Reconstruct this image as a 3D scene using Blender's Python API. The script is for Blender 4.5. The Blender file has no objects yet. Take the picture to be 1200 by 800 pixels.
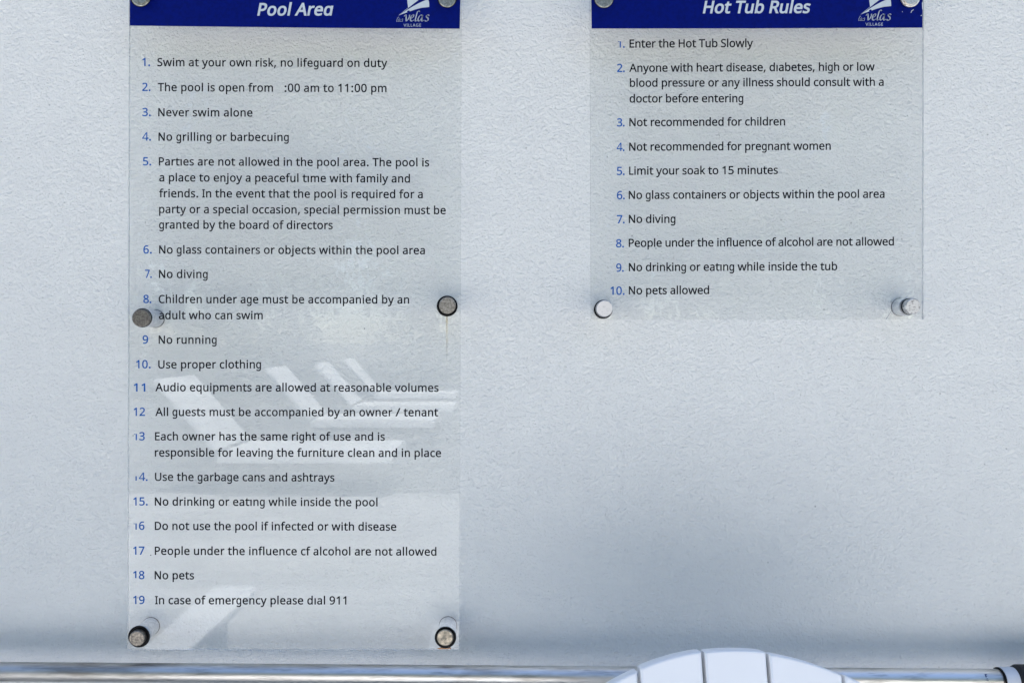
import bpy, bmesh, math, random, json
from mathutils import Vector, Matrix
from mathutils.geometry import tessellate_polygon
R = math.radians
random.seed(7)
S = bpy.context.scene
COL = S.collection

# ------------------------------------------------------------------ camera, sky, sun, exposure
CAMD = 0.81                      # camera to the face of the sign panels (m)
CAMY = -0.842                    # the wall's face is the plane y = 0
CAMZ = 1.20
K = 0.0009                       # metres on the panel plane for one unit of the 1200 x 800 layout grid
cd = bpy.data.cameras.new('camera')
cam = bpy.data.objects.new('camera', cd)
COL.objects.link(cam)
cam.location = (0, CAMY, CAMZ)
cam.rotation_euler = (R(90), 0, 0)
cd.sensor_width = 36
cd.lens = 36 * CAMD / (1200 * K)
cd.clip_start = 0.02
cd.clip_end = 600
S.camera = cam

SUN_EL, SUN_AZ = 71, 14          # the sun stands behind the wall, high, a little to the right
w = bpy.data.worlds.new('World')
S.world = w
w.use_nodes = True
nt = w.node_tree
bg = nt.nodes['Background']
sky = nt.nodes.new('ShaderNodeTexSky')
sky.sky_type = 'NISHITA'
sky.sun_disc = False
sky.sun_elevation = R(SUN_EL)
sky.sun_rotation = R(SUN_AZ)
sky.air_density = 1.0
sky.dust_density = 0.6
nt.links.new(sky.outputs[0], bg.inputs[0])
bg.inputs[1].default_value = 0.092
sl = bpy.data.lights.new('sun', 'SUN')
sl.energy = 4.9
sl.angle = R(0.5)
sl.color = (1.0, 0.975, 0.94)
so = bpy.data.objects.new('sun', sl)
COL.objects.link(so)
sd = Vector((math.sin(R(SUN_AZ)) * math.cos(R(SUN_EL)), math.cos(R(SUN_AZ)) * math.cos(R(SUN_EL)), math.sin(R(SUN_EL))))
so.rotation_euler = sd.to_track_quat('Z', 'Y').to_euler()
so.location = (2, 6, 12)
S.view_settings.view_transform = 'Standard'
S.view_settings.look = 'None'
S.view_settings.exposure = 1.66
S.view_settings.gamma = 1
S.cycles.max_bounces = 10
S.cycles.transparent_max_bounces = 16

# ------------------------------------------------------------------ small helpers
def mk(name):
    m = bpy.data.materials.new(name)
    m.use_nodes = True
    t = m.node_tree
    return m, t, t.nodes['Principled BSDF']

def N(t, kind, **kw):
    n = t.nodes.new(kind)
    for k, v in kw.items():
        if k[0] == 'i' and k[1:].isdigit():
            n.inputs[int(k[1:])].default_value = v
        else:
            setattr(n, k, v)
    return n

def noise(t, scale, detail=3, rough=.55, vec=None, stretch=None, rot=(0, 0, 0)):
    n = N(t, 'ShaderNodeTexNoise')
    n.inputs['Scale'].default_value = scale
    n.inputs['Detail'].default_value = detail
    n.inputs['Roughness'].default_value = rough
    if vec is None:
        vec = N(t, 'ShaderNodeTexCoord').outputs['Object']
    if stretch or any(rot):
        mp = N(t, 'ShaderNodeMapping')
        mp.inputs['Scale'].default_value = stretch or (1, 1, 1)
        mp.inputs['Rotation'].default_value = rot
        t.links.new(vec, mp.inputs[0])
        vec = mp.outputs[0]
    t.links.new(vec, n.inputs['Vector'])
    return n

def ramp(t, src, stops):
    r = N(t, 'ShaderNodeValToRGB')
    el = r.color_ramp.elements
    while len(el) < len(stops):
        el.new(.5)
    for e, (p, c) in zip(el, stops):
        e.position = p
        e.color = (*c, 1) if len(c) == 3 else c
    t.links.new(src, r.inputs[0])
    return r

def bump(t, src, strength, dist, prev=None):
    b = N(t, 'ShaderNodeBump')
    b.inputs['Strength'].default_value = strength
    b.inputs['Distance'].default_value = dist
    t.links.new(src, b.inputs['Height'])
    if prev:
        t.links.new(prev, b.inputs['Normal'])
    return b.outputs[0]

def link_obj(name, me, mat=None, parent=None, smooth=False):
    o = bpy.data.objects.new(name, me)
    COL.objects.link(o)
    if mat:
        for m in (mat if isinstance(mat, (list, tuple)) else [mat]):
            me.materials.append(m)
    if smooth:
        for p in me.polygons:
            p.use_smooth = True
    if parent:
        o.parent = parent
    return o

def obj(name, bm, mat=None, parent=None, smooth=False, auto=None):
    me = bpy.data.meshes.new(name)
    bm.to_mesh(me)
    bm.free()
    if auto is not None:
        for p in me.polygons:
            p.use_smooth = True
        me.set_sharp_from_angle(angle=R(auto))
    return link_obj(name, me, mat, parent, smooth)

def tag(o, label=None, cat=None, group=None, kind=None):
    for k, v in (('label', label), ('category', cat), ('group', group), ('kind', kind)):
        if v:
            o[k] = v
    return o

def empty(name, loc=(0, 0, 0), rz=0):
    o = bpy.data.objects.new(name, None)
    COL.objects.link(o)
    o.location = loc
    o.rotation_euler = (0, 0, rz)
    o.empty_display_size = .1
    return o

def copy_tree(o, parent=None):
    c = o.copy()
    COL.objects.link(c)
    c.parent = parent
    for ch in list(o.children):
        copy_tree(ch, c)
    return c

def box(bm, x0, x1, y0, y1, z0, z1, bev=0, M=None, seg=2):
    vs = [bm.verts.new((x, y, z)) for x in (x0, x1) for y in (y0, y1) for z in (z0, z1)]
    f = [(0, 1, 3, 2), (4, 6, 7, 5), (0, 4, 5, 1), (2, 3, 7, 6), (0, 2, 6, 4), (1, 5, 7, 3)]
    fs = [bm.faces.new([vs[i] for i in q]) for q in f]
    if bev:
        es = list({e for q in fs for e in q.edges})
        r = bmesh.ops.bevel(bm, geom=es, offset=bev, segments=seg, affect='EDGES', profile=.6)
        vs = list({v for q in r['faces'] for v in q.verts} | {v for v in vs if v.is_valid})
    if M:
        bmesh.ops.transform(bm, matrix=M, verts=[v for v in vs if v.is_valid])
    return vs

def prism(bm, pts, y0, y1, bev=0, M=None, seg=2):
    """outline in (x, z), thickness along y"""
    a = [bm.verts.new((x, y0, z)) for x, z in pts]
    b = [bm.verts.new((x, y1, z)) for x, z in pts]
    n = len(pts)
    fs = [bm.faces.new(a), bm.faces.new(b[::-1])]
    for i in range(n):
        fs.append(bm.faces.new((a[i], b[i], b[(i + 1) % n], a[(i + 1) % n])))
    bmesh.ops.recalc_face_normals(bm, faces=fs)
    vs = a + b
    if bev:
        es = [e for e in {e for q in fs[:2] for e in q.edges}]
        r = bmesh.ops.bevel(bm, geom=es, offset=bev, segments=seg, affect='EDGES', profile=.6)
        vs = list({v for q in r['faces'] for v in q.verts} | {v for v in vs if v.is_valid})
    if M:
        bmesh.ops.transform(bm, matrix=M, verts=vs)

def lathe(bm, prof, n=40, M=None, caps=True):
    """prof: (radius, along) along -y, i.e. out of the wall"""
    rings = []
    for r, a in prof:
        rings.append([bm.verts.new((r * math.cos(2 * math.pi * k / n), -a, r * math.sin(2 * math.pi * k / n))) for k in range(n)])
    for i in range(len(rings) - 1):
        for k in range(n):
            bm.faces.new((rings[i][k], rings[i][(k + 1) % n], rings[i + 1][(k + 1) % n], rings[i + 1][k]))
    if caps:
        bm.faces.new(rings[0][::-1])
        bm.faces.new(rings[-1])
    vs = [v for r in rings for v in r]
    bmesh.ops.recalc_face_normals(bm, faces=list({f for v in vs for f in v.link_faces}))
    if M:
        bmesh.ops.transform(bm, matrix=M, verts=vs)
    return vs

def tube(bm, p, q, r0, r1=None, n=32, caps=True):
    r1 = r0 if r1 is None else r1
    p, q = Vector(p), Vector(q)
    d = (q - p).normalized()
    u = d.cross(Vector((0, 0, 1)) if abs(d.z) < .9 else Vector((1, 0, 0))).normalized()
    v = d.cross(u)
    A, B = [], []
    for k in range(n):
        c, s = math.cos(2 * math.pi * k / n), math.sin(2 * math.pi * k / n)
        A.append(bm.verts.new(p + (u * c + v * s) * r0))
        B.append(bm.verts.new(q + (u * c + v * s) * r1))
    fs = [bm.faces.new((A[k], A[(k + 1) % n], B[(k + 1) % n], B[k])) for k in range(n)]
    if caps:
        fs += [bm.faces.new(A[::-1]), bm.faces.new(B)]
    bmesh.ops.recalc_face_normals(bm, faces=fs)

# ------------------------------------------------------------------ materials
def stucco_mat():
    m, t, b = mk('painted_rough_stucco')
    tc = N(t, 'ShaderNodeTexCoord').outputs['Object']
    big = noise(t, 2.2, 4, .6, tc)
    spot = noise(t, 30, 3, .6, tc)
    c = ramp(t, big.outputs[0], [(.3, (.765, .775, .755)), (.7, (.80, .808, .785))])
    mx = N(t, 'ShaderNodeMix', data_type='RGBA', blend_type='MULTIPLY')
    mx.inputs[0].default_value = 1
    c2 = ramp(t, spot.outputs[0], [(.3, (.97, .97, .975)), (.7, (1, 1, 1))])
    t.links.new(c.outputs[0], mx.inputs[6])
    t.links.new(c2.outputs[0], mx.inputs[7])
    vo = N(t, 'ShaderNodeTexVoronoi')       # sparse pits and grit specks
    vo.inputs['Scale'].default_value = 42
    t.links.new(tc, vo.inputs['Vector'])
    pit = ramp(t, vo.outputs['Distance'], [(.03, (.62, .62, .62)), (.055, (1, 1, 1))])
    mp = N(t, 'ShaderNodeMix', data_type='RGBA', blend_type='MULTIPLY')
    sel = noise(t, 14, 1, .5, tc)
    sr = ramp(t, sel.outputs[0], [(.52, (0, 0, 0)), (.6, (1, 1, 1))])
    t.links.new(sr.outputs[0], mp.inputs[0])
    t.links.new(mx.outputs[2], mp.inputs[6])
    t.links.new(pit.outputs[0], mp.inputs[7])
    t.links.new(mp.outputs[2], b.inputs['Base Color'])
    b.inputs['Roughness'].default_value = .72
    b.inputs['Specular IOR Level'].default_value = .15
    # trowelled grain: streaky ridges, grit and slow undulation
    g1 = noise(t, 230, 4, .68, tc, (.84, 1, 1), (0, R(30), 0))
    g2 = noise(t, 420, 2, .6, tc)
    g3 = noise(t, 45, 2, .5, tc, (.9, 1, 1), (0, R(-20), 0))
    n1 = bump(t, g3.outputs[0], .22, .0022)
    n2 = bump(t, g1.outputs[0], 1.0, .0038, n1)
    n3 = bump(t, g2.outputs[0], .9, .0014, n2)
    t.links.new(n3, b.inputs['Normal'])
    return m

def paint_mat(name, col, rough=.5, scale=40, var=.06, bstr=.15, bdist=.001, spec=.5):
    m, t, b = mk(name)
    n = noise(t, scale, 4, .6)
    lo = tuple(c * (1 - var) for c in col)
    c = ramp(t, n.outputs[0], [(.3, lo), (.7, col)])
    t.links.new(c.outputs[0], b.inputs['Base Color'])
    b.inputs['Roughness'].default_value = rough
    b.inputs['Specular IOR Level'].default_value = spec
    n2 = noise(t, scale * 4, 3, .6)
    t.links.new(bump(t, n2.outputs[0], bstr, bdist), b.inputs['Normal'])
    return m

def metal_mat(name, col, dark, rough=.3, scale=500, amount=(.4, .62), metallic=1.0):
    """worn metal with tarnish blotches"""
    m, t, b = mk(name)
    n = noise(t, scale, 5, .65)
    c = ramp(t, n.outputs[0], [(amount[0], dark), (amount[1], col)])
    t.links.new(c.outputs[0], b.inputs['Base Color'])
    b.inputs['Metallic'].default_value = metallic
    rr = ramp(t, n.outputs[0], [(amount[0], (rough + .25,) * 3), (amount[1], (rough,) * 3)])
    t.links.new(rr.outputs[0], b.inputs['Roughness'])
    t.links.new(bump(t, n.outputs[0], .25, .0004), b.inputs['Normal'])
    return m

def acrylic_front():
    m = bpy.data.materials.new('clear_acrylic_face')
    m.use_nodes = True
    t = m.node_tree
    for n in list(t.nodes):
        t.nodes.remove(n)
    out = N(t, 'ShaderNodeOutputMaterial')
    tr = N(t, 'ShaderNodeBsdfTransparent')
    tr.inputs[0].default_value = (.985, .993, .99, 1)
    gl = N(t, 'ShaderNodeBsdfGlossy')
    gl.inputs['Roughness'].default_value = .004
    fr = N(t, 'ShaderNodeFresnel')
    fr.inputs[0].default_value = 1.52
    mu = N(t, 'ShaderNodeMath', operation='MULTIPLY')
    mu.inputs[1].default_value = 1.8       # front and back surface together
    mx = N(t, 'ShaderNodeMixShader')
    nz = noise(t, 9, 2, .5)
    b = bump(t, nz.outputs[0], .02, .0006)
    t.links.new(b, gl.inputs['Normal'])
    gb = N(t, 'ShaderNodeNewGeometry')
    inv = N(t, 'ShaderNodeMath', operation='SUBTRACT')     # light leaving through the face is not mirrored back
    inv.inputs[0].default_value = 1
    t.links.new(gb.outputs['Backfacing'], inv.inputs[1])
    m2 = N(t, 'ShaderNodeMath', operation='MULTIPLY')
    t.links.new(fr.outputs[0], m2.inputs[0])
    t.links.new(inv.outputs[0], m2.inputs[1])
    t.links.new(m2.outputs[0], mu.inputs[0])
    t.links.new(mu.outputs[0], mx.inputs[0])
    t.links.new(tr.outputs[0], mx.inputs[1])
    t.links.new(gl.outputs[0], mx.inputs[2])
    t.links.new(mx.outputs[0], out.inputs[0])
    return m

def clear_mat(name, col):
    m = bpy.data.materials.new(name)
    m.use_nodes = True
    t = m.node_tree
    for n in list(t.nodes):
        t.nodes.remove(n)
    out = N(t, 'ShaderNodeOutputMaterial')
    tr = N(t, 'ShaderNodeBsdfTransparent')
    tr.inputs[0].default_value = (*col, 1)
    t.links.new(tr.outputs[0], out.inputs[0])
    return m

def edge_mat():
    m, t, b = mk('polished_acrylic_edge')
    b.inputs['Base Color'].default_value = (.42, .47, .50, 1)
    b.inputs['Roughness'].default_value = .25
    b.inputs['Alpha'].default_value = .5
    n = noise(t, 60, 2)
    c = ramp(t, n.outputs[0], [(.3, (.34, .38, .41)), (.7, (.46, .5, .53))])
    t.links.new(c.outputs[0], b.inputs['Base Color'])
    return m

def ink_mat(name, col, var=.12, rough=.45):
    m, t, b = mk(name)
    n = noise(t, 260, 3)
    c = ramp(t, n.outputs[0], [(.35, tuple(x * (1 - var) for x in col)), (.65, col)])
    t.links.new(c.outputs[0], b.inputs['Base Color'])
    b.inputs['Roughness'].default_value = rough
    b.inputs['Specular IOR Level'].default_value = .1
    return m

def rust_mat(name, col, zlo, zhi, amount=.75):
    """thin run of rust water, fading out downwards (local z from zhi to zlo)"""
    m, t, b = mk(name)
    b.inputs['Base Color'].default_value = (*col, 1)
    b.inputs['Roughness'].default_value = .8
    tc = N(t, 'ShaderNodeTexCoord').outputs['Object']
    sp = N(t, 'ShaderNodeSeparateXYZ')
    t.links.new(tc, sp.inputs[0])
    mr = N(t, 'ShaderNodeMapRange')
    mr.inputs[1].default_value = zlo
    mr.inputs[2].default_value = zhi
    mr.inputs[3].default_value = 0
    mr.inputs[4].default_value = amount
    t.links.new(sp.outputs[2], mr.inputs[0])
    n = noise(t, 300, 3, .6, tc)
    rr = ramp(t, n.outputs[0], [(.25, (.45,) * 3), (.65, (1,) * 3)])
    mu = N(t, 'ShaderNodeMath', operation='MULTIPLY')
    t.links.new(mr.outputs[0], mu.inputs[0])
    t.links.new(rr.outputs[0], mu.inputs[1])
    t.links.new(mu.outputs[0], b.inputs['Alpha'])
    return m

M_WALL = stucco_mat()
M_FACE = acrylic_front()
M_BACK = clear_mat('clear_acrylic_back', (.99, .99, .99))
M_EDGE = edge_mat()
M_INK = ink_mat('black_print', (.006, .007, .010))
M_BLUE = ink_mat('blue_number_print', (.005, .095, .36))
M_NAVY = ink_mat('navy_band_print', (.0001, .0055, .135), .25)
M_LIGHT = ink_mat('pale_header_print', (.50, .56, .60), .08)
M_GASKET = ink_mat('black_rubber_gasket', (.006, .006, .007))
M_BARREL = metal_mat('satin_standoff_barrel', (.74, .76, .79), (.62, .64, .67), .42, 300)
M_GAP_SHADE = ink_mat('dark_grey_gap_shade', (.10, .105, .115))
M_WHITE = paint_mat('white_plastic_lumber', (.84, .84, .845), .42, 18, .025, .12, .0006, .4)
M_LOUNGE = paint_mat('white_lounger_resin', (.86, .86, .85), .5, 12, .04)
M_LEG = paint_mat('grey_lounger_leg', (.20, .20, .20), .5)
M_SCREW = metal_mat('galvanised_screw', (.6, .6, .6), (.35, .33, .3), .35)

# ------------------------------------------------------------------ ground and wall
def ground():
    m = paint_mat('brown_earth_ground', (.13, .12, .10), .95, 3, .25, .4, .01, .1)
    bm = bmesh.new()
    box(bm, -250, 250, -300, 60, -.4, -.02)
    tag(obj('ground', bm, m), kind='structure')
    md, t, b = mk('cast_concrete_deck')
    n1 = noise(t, 1.1, 5, .65, None, (.5, 1.3, 1))
    n2 = noise(t, 45, 3, .6)
    c1 = ramp(t, n1.outputs[0], [(.36, (.34, .33, .315)), (.6, (.52, .505, .485))])
    c2 = ramp(t, n2.outputs[0], [(.3, (.90, .90, .90)), (.7, (1, 1, 1))])
    mx = N(t, 'ShaderNodeMix', data_type='RGBA', blend_type='MULTIPLY')
    mx.inputs[0].default_value = 1
    t.links.new(c1.outputs[0], mx.inputs[6])
    t.links.new(c2.outputs[0], mx.inputs[7])
    t.links.new(mx.outputs[2], b.inputs['Base Color'])
    b.inputs['Roughness'].default_value = .85
    t.links.new(bump(t, n2.outputs[0], .3, .003), b.inputs['Normal'])
    bm = bmesh.new()
    box(bm, -14, 14, -5.3, .0, -.1, .0)
    tag(obj('deck', bm, md), kind='structure')
    mp, t, b = mk('grey_brown_terrace')
    n1 = noise(t, 2.5, 5, .6)
    c1 = ramp(t, n1.outputs[0], [(.3, (.10, .098, .093)), (.7, (.15, .145, .137))])
    t.links.new(c1.outputs[0], b.inputs['Base Color'])
    b.inputs['Roughness'].default_value = .9
    bm = bmesh.new()
    box(bm, -14, 14, -14.5, -5.3, -.1, -.004)
    tag(obj('terrace', bm, mp), kind='structure')

ground()
bm = bmesh.new()
box(bm, -9, 9, 0, .22, -.1, 2.42)
wall = obj('stucco_wall', bm, M_WALL)
tag(wall, 'long white rough stucco wall carrying both clear rule signs', 'wall')

# ------------------------------------------------------------------ lettering
GLYPHS = json.loads((
  r'''{"A":[639,[[[545,0],[459,221],[176,221],[91,0],[0,0],[279,717],[360,717],[638,0]],[[352,517],[342,546],[328,589],[318,624],[307,583],[296,546],[287,51'''
  r'''7],[206,301],[432,301]]]],"B":[650,[[[301,714],[364,712],[419,704],[465,692],[503,674],[533,651],[555,620],[568,582],[572,537],[571,517],[568,497],[56'''
  r'''3,479],[556,462],[548,447],[537,433],[525,420],[510,408],[494,399],[477,390],[457,384],[436,379],[436,374],[517,348],[535,337],[550,325],[564,310],[57'''
  r'''5,294],[584,275],[591,254],[595,230],[596,203],[594,172],[588,143],[579,116],[566,92],[549,71],[530,52],[507,37],[480,23],[451,13],[420,6],[385,1],[34'''
  r'''8,0],[97,0],[97,714]],[[319,410],[361,412],[397,417],[424,427],[445,439],[460,456],[470,476],[477,500],[479,527],[476,554],[469,578],[456,597],[437,61'''
  r'''1],[414,623],[384,631],[347,635],[305,637],[187,637],[187,410]],[[187,335],[187,76],[331,76],[375,78],[412,85],[441,97],[463,113],[479,133],[491,156],'''
  r'''[498,181],[500,210],[499,228],[496,246],[491,261],[483,276],[474,289],[461,301],[446,311],[428,319],[408,326],[383,331],[355,334],[324,335]]]],"C":[63'''
  r'''2,[[[403,645],[375,644],[349,640],[324,634],[300,625],[278,615],[258,601],[239,586],[222,568],[207,549],[194,527],[182,503],[173,477],[166,450],[160,4'''
  r'''21],[157,390],[156,357],[158,314],[163,275],[171,238],[183,204],[199,173],[218,146],[240,123],[265,104],[294,89],[327,78],[363,71],[402,69],[491,77],['''
  r'''573,97],[573,19],[490,-3],[389,-10],[337,-7],[289,1],[246,15],[207,35],[173,60],[143,89],[118,124],[97,163],[82,206],[70,253],[63,304],[61,358],[62,39'''
  r'''8],[67,435],[74,472],[83,506],[96,538],[111,568],[129,596],[149,622],[173,645],[198,665],[226,683],[257,698],[290,709],[326,717],[364,722],[404,724],['''
  r'''510,713],[601,682],[565,606],[491,633]]]],"D":[730,[[[669,364],[666,306],[658,254],[644,206],[624,163],[600,125],[570,92],[536,64],[497,41],[453,23],['''
  r'''405,10],[353,3],[296,0],[97,0],[97,714],[317,714],[369,712],[418,704],[463,691],[504,674],[541,652],[574,625],[602,593],[626,556],[645,515],[658,470],'''
  r'''[666,419]],[[574,361],[572,406],[566,448],[556,484],[542,517],[525,546],[504,570],[479,591],[450,607],[419,620],[384,630],[345,635],[304,637],[187,637'''
  r'''],[187,77],[284,77],[352,81],[411,95],[461,117],[501,148],[533,189],[556,237],[569,295]]]],"E":[556,[[[496,0],[97,0],[97,714],[496,714],[496,635],[187'''
  r''',635],[187,412],[478,412],[478,334],[187,334],[187,79],[496,79]]]],"G":[728,[[[407,377],[654,377],[654,27],[537,-1],[403,-10],[350,-7],[301,1],[256,15'''
  r'''],[216,34],[180,59],[149,88],[123,123],[100,161],[83,205],[71,252],[63,302],[61,357],[64,411],[72,461],[86,508],[105,551],[129,590],[159,624],[193,653'''
  r'''],[231,678],[275,698],[323,713],[375,721],[431,724],[544,713],[644,682],[610,604],[524,633],[426,645],[385,643],[347,636],[312,625],[280,610],[251,591'''
  r'''],[226,568],[205,541],[187,510],[173,477],[163,440],[157,400],[155,357],[157,316],[162,277],[170,240],[182,206],[198,176],[218,148],[241,125],[269,104'''
  r'''],[301,89],[337,77],[378,70],[424,68],[504,73],[564,85],[564,297],[407,297]]]],"H":[741,[[[643,0],[553,0],[553,333],[187,333],[187,0],[97,0],[97,714],'''
  r'''[187,714],[187,412],[553,412],[553,714],[643,714]]]],"I":[339,[[[298,0],[40,0],[40,52],[124,71],[124,642],[40,662],[40,714],[298,714],[298,662],[214,6'''
  r'''42],[214,71],[298,52]]]],"L":[524,[[[97,0],[97,714],[187,714],[187,80],[499,80],[499,0]]]],"N":[760,[[[663,0],[558,0],[176,593],[172,593],[175,538],[1'''
  r'''78,471],[180,399],[180,0],[97,0],[97,714],[201,714],[582,123],[586,123],[583,171],[580,241],[579,311],[579,714],[663,714]]]],"P":[605,[[[286,714],[351'''
  r''',711],[407,700],[453,683],[490,659],[518,629],[538,593],[550,551],[554,504],[539,419],[531,400],[520,381],[507,364],[492,347],[474,332],[453,318],[430'''
  r''',307],[404,296],[375,288],[343,283],[307,279],[269,278],[187,278],[187,0],[97,0],[97,714]],[[278,637],[187,637],[187,355],[259,355],[292,356],[321,359'''
  r'''],[348,363],[372,369],[393,378],[411,388],[427,401],[439,416],[449,433],[456,453],[460,475],[461,500],[458,532],[450,560],[436,584],[417,603],[392,618'''
  r'''],[360,629],[322,635]]]],"R":[622,[[[294,714],[337,713],[375,708],[410,701],[440,691],[467,679],[491,663],[510,645],[526,624],[538,600],[547,573],[552'''
  r''',544],[554,511],[553,484],[549,459],[542,436],[533,416],[522,398],[509,382],[495,368],[479,355],[411,320],[607,0],[502,0],[329,295],[187,295],[187,0],'''
  r'''[97,0],[97,714]],[[289,636],[187,636],[187,371],[294,371],[335,373],[369,380],[398,390],[421,405],[439,425],[451,448],[459,476],[461,507],[460,529],[4'''
  r'''56,549],[451,567],[442,582],[432,595],[419,606],[404,616],[386,623],[366,629],[343,633],[317,635]]]],"S":[549,[[[502,191],[500,160],[494,132],[485,106'''
  r'''],[471,82],[454,62],[433,43],[410,27],[382,14],[352,3],[320,-4],[285,-8],[247,-10],[171,-6],[104,5],[51,24],[51,110],[140,81],[251,68],[276,69],[300,7'''
  r'''1],[321,76],[340,82],[357,90],[371,99],[384,110],[394,122],[402,136],[408,150],[411,166],[412,183],[411,200],[408,215],[404,229],[397,242],[388,254],['''
  r'''377,265],[362,276],[345,286],[244,330],[163,366],[106,411],[71,468],[60,542],[62,569],[67,595],[76,618],[89,639],[105,659],[124,675],[145,690],[169,70'''
  r'''2],[196,712],[225,718],[255,723],[288,724],[396,713],[485,684],[457,607],[376,634],[286,645],[264,644],[245,642],[227,638],[211,632],[197,625],[185,61'''
  r'''6],[174,607],[166,595],[159,583],[155,570],[152,556],[151,541],[152,524],[155,508],[159,494],[166,481],[175,469],[186,458],[199,448],[215,438],[307,39'''
  r'''7],[413,347],[434,334],[452,318],[467,302],[479,284],[489,264],[496,242],[501,218]]]],"T":[556,[[[323,0],[233,0],[233,635],[10,635],[10,714],[545,714]'''
  r''',[545,635],[323,635]]]],"U":[731,[[[640,252],[638,216],[633,182],[623,149],[610,118],[593,90],[572,65],[547,43],[518,24],[486,9],[449,-1],[407,-8],[36'''
  r'''2,-10],[299,-5],[245,8],[198,31],[159,62],[129,102],[107,147],[94,197],[90,254],[90,714],[180,714],[180,251],[183,210],[192,174],[206,142],[226,116],['''
  r'''253,95],[285,80],[323,71],[367,68],[398,69],[426,74],[451,81],[472,91],[491,104],[508,119],[521,137],[532,156],[540,178],[546,201],[550,226],[551,252]'''
  r''',[551,714],[640,714]]]],"V":[600,[[[600,714],[345,0],[255,0],[0,714],[94,714],[255,256],[274,200],[288,148],[300,100],[311,149],[326,201],[345,258],[5'''
  r'''05,714]]]],"a":[561,[[[288,545],[334,542],[373,534],[406,521],[433,502],[454,477],[468,446],[477,409],[480,365],[480,0],[416,0],[399,76],[395,76],[347'''
  r''',27],[291,-1],[215,-10],[192,-9],[169,-6],[148,0],[128,7],[110,17],[94,29],[80,43],[68,59],[58,78],[51,100],[47,123],[46,149],[50,187],[62,220],[81,24'''
  r'''8],[109,272],[145,292],[189,306],[242,316],[303,320],[394,323],[394,355],[392,386],[387,412],[378,432],[365,448],[349,459],[330,467],[308,472],[283,47'''
  r'''4],[203,461],[132,433],[105,499],[188,531]],[[314,259],[268,255],[229,249],[199,239],[175,227],[159,212],[147,193],[139,172],[137,148],[139,127],[144,'''
  r'''109],[152,94],[164,82],[179,73],[196,66],[214,62],[235,61],[268,63],[297,70],[324,82],[348,98],[368,120],[382,146],[390,178],[393,214],[393,262]]]],"b'''
  r'''":[615,[[[173,575],[171,511],[168,465],[173,465],[186,481],[200,496],[217,510],[236,522],[257,532],[282,539],[309,544],[339,545],[387,541],[429,528],['''
  r'''467,506],[499,475],[526,436],[545,389],[556,333],[560,268],[558,224],[553,183],[545,147],[532,114],[517,85],[499,60],[479,38],[455,21],[429,7],[401,-2'''
  r'''],[371,-8],[339,-10],[309,-9],[282,-4],[257,3],[236,13],[217,25],[200,38],[186,53],[173,68],[166,68],[148,0],[85,0],[85,760],[173,760]],[[324,472],[29'''
  r'''7,471],[273,467],[252,460],[234,450],[219,438],[206,423],[195,405],[187,384],[181,361],[176,334],[174,304],[173,271],[173,267],[175,220],[181,180],[19'''
  r'''1,145],[205,115],[225,93],[252,76],[285,66],[326,63],[360,66],[389,76],[413,93],[433,116],[449,145],[460,181],[467,222],[469,269],[467,316],[460,357],'''
  r'''[449,392],[433,421],[413,443],[388,459],[359,469]]]],"c":[480,[[[300,-10],[265,-8],[233,-3],[202,6],[173,19],[147,36],[124,56],[104,80],[86,109],[73,1'''
  r'''42],[63,178],[57,220],[55,265],[57,312],[63,355],[74,393],[88,426],[106,455],[127,480],[151,500],[177,517],[207,530],[238,539],[271,544],[306,546],[38'''
  r'''5,537],[447,517],[420,444],[364,461],[304,469],[278,468],[255,463],[234,456],[215,446],[199,433],[185,417],[173,399],[163,378],[156,354],[150,327],[14'''
  r'''7,298],[146,266],[147,235],[150,207],[156,181],[163,157],[173,136],[184,117],[198,102],[214,89],[232,79],[252,72],[275,67],[299,66],[376,75],[438,97],'''
  r'''[438,19],[378,-2]]]],"d":[615,[[[275,-10],[227,-6],[185,7],[147,29],[115,59],[89,99],[70,146],[59,202],[55,267],[59,332],[70,388],[89,436],[115,475],['''
  r'''148,506],[186,528],[228,542],[276,546],[349,535],[403,507],[442,467],[448,467],[444,505],[442,546],[442,760],[530,760],[530,0],[459,0],[446,72],[442,7'''
  r'''2],[403,30],[349,1]],[[289,63],[328,66],[361,75],[388,89],[408,109],[424,136],[434,168],[441,206],[443,250],[443,266],[441,313],[435,354],[424,390],[4'''
  r'''10,419],[390,443],[363,460],[329,470],[288,473],[255,469],[226,459],[201,441],[181,416],[166,386],[155,350],[148,310],[146,265],[148,220],[155,180],[1'''
  r'''66,145],[181,116],[202,93],[226,76],[255,66]]]],"e":[564,[[[292,546],[325,544],[356,538],[385,529],[410,516],[434,499],[454,480],[472,457],[486,431],['''
  r'''498,403],[506,372],[511,339],[513,304],[513,251],[146,251],[150,208],[159,171],[173,139],[192,112],[217,92],[246,77],[279,68],[317,65],[407,74],[489,1'''
  r'''02],[489,25],[408,-1],[313,-10],[276,-8],[241,-2],[209,7],[178,21],[151,38],[127,60],[105,85],[87,113],[73,146],[63,182],[57,221],[55,264],[57,306],[6'''
  r'''2,346],[72,382],[84,415],[101,445],[120,471],[142,493],[167,512],[195,527],[225,537],[258,544]],[[291,474],[261,471],[235,464],[211,451],[191,433],[17'''
  r'''5,411],[162,385],[153,355],[148,321],[421,321],[420,343],[417,364],[413,383],[407,401],[399,417],[389,431],[378,444],[365,454],[349,463],[332,469],[31'''
  r'''2,473]]]],"f":[344,[[[332,468],[197,468],[197,0],[109,0],[109,468],[15,468],[15,509],[109,539],[109,570],[110,603],[114,633],[121,659],[129,682],[141,'''
  r'''702],[155,719],[171,734],[189,745],[209,754],[232,760],[256,764],[283,765],[341,759],[387,747],[364,678],[327,688],[284,693],[263,691],[246,686],[231,'''
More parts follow.
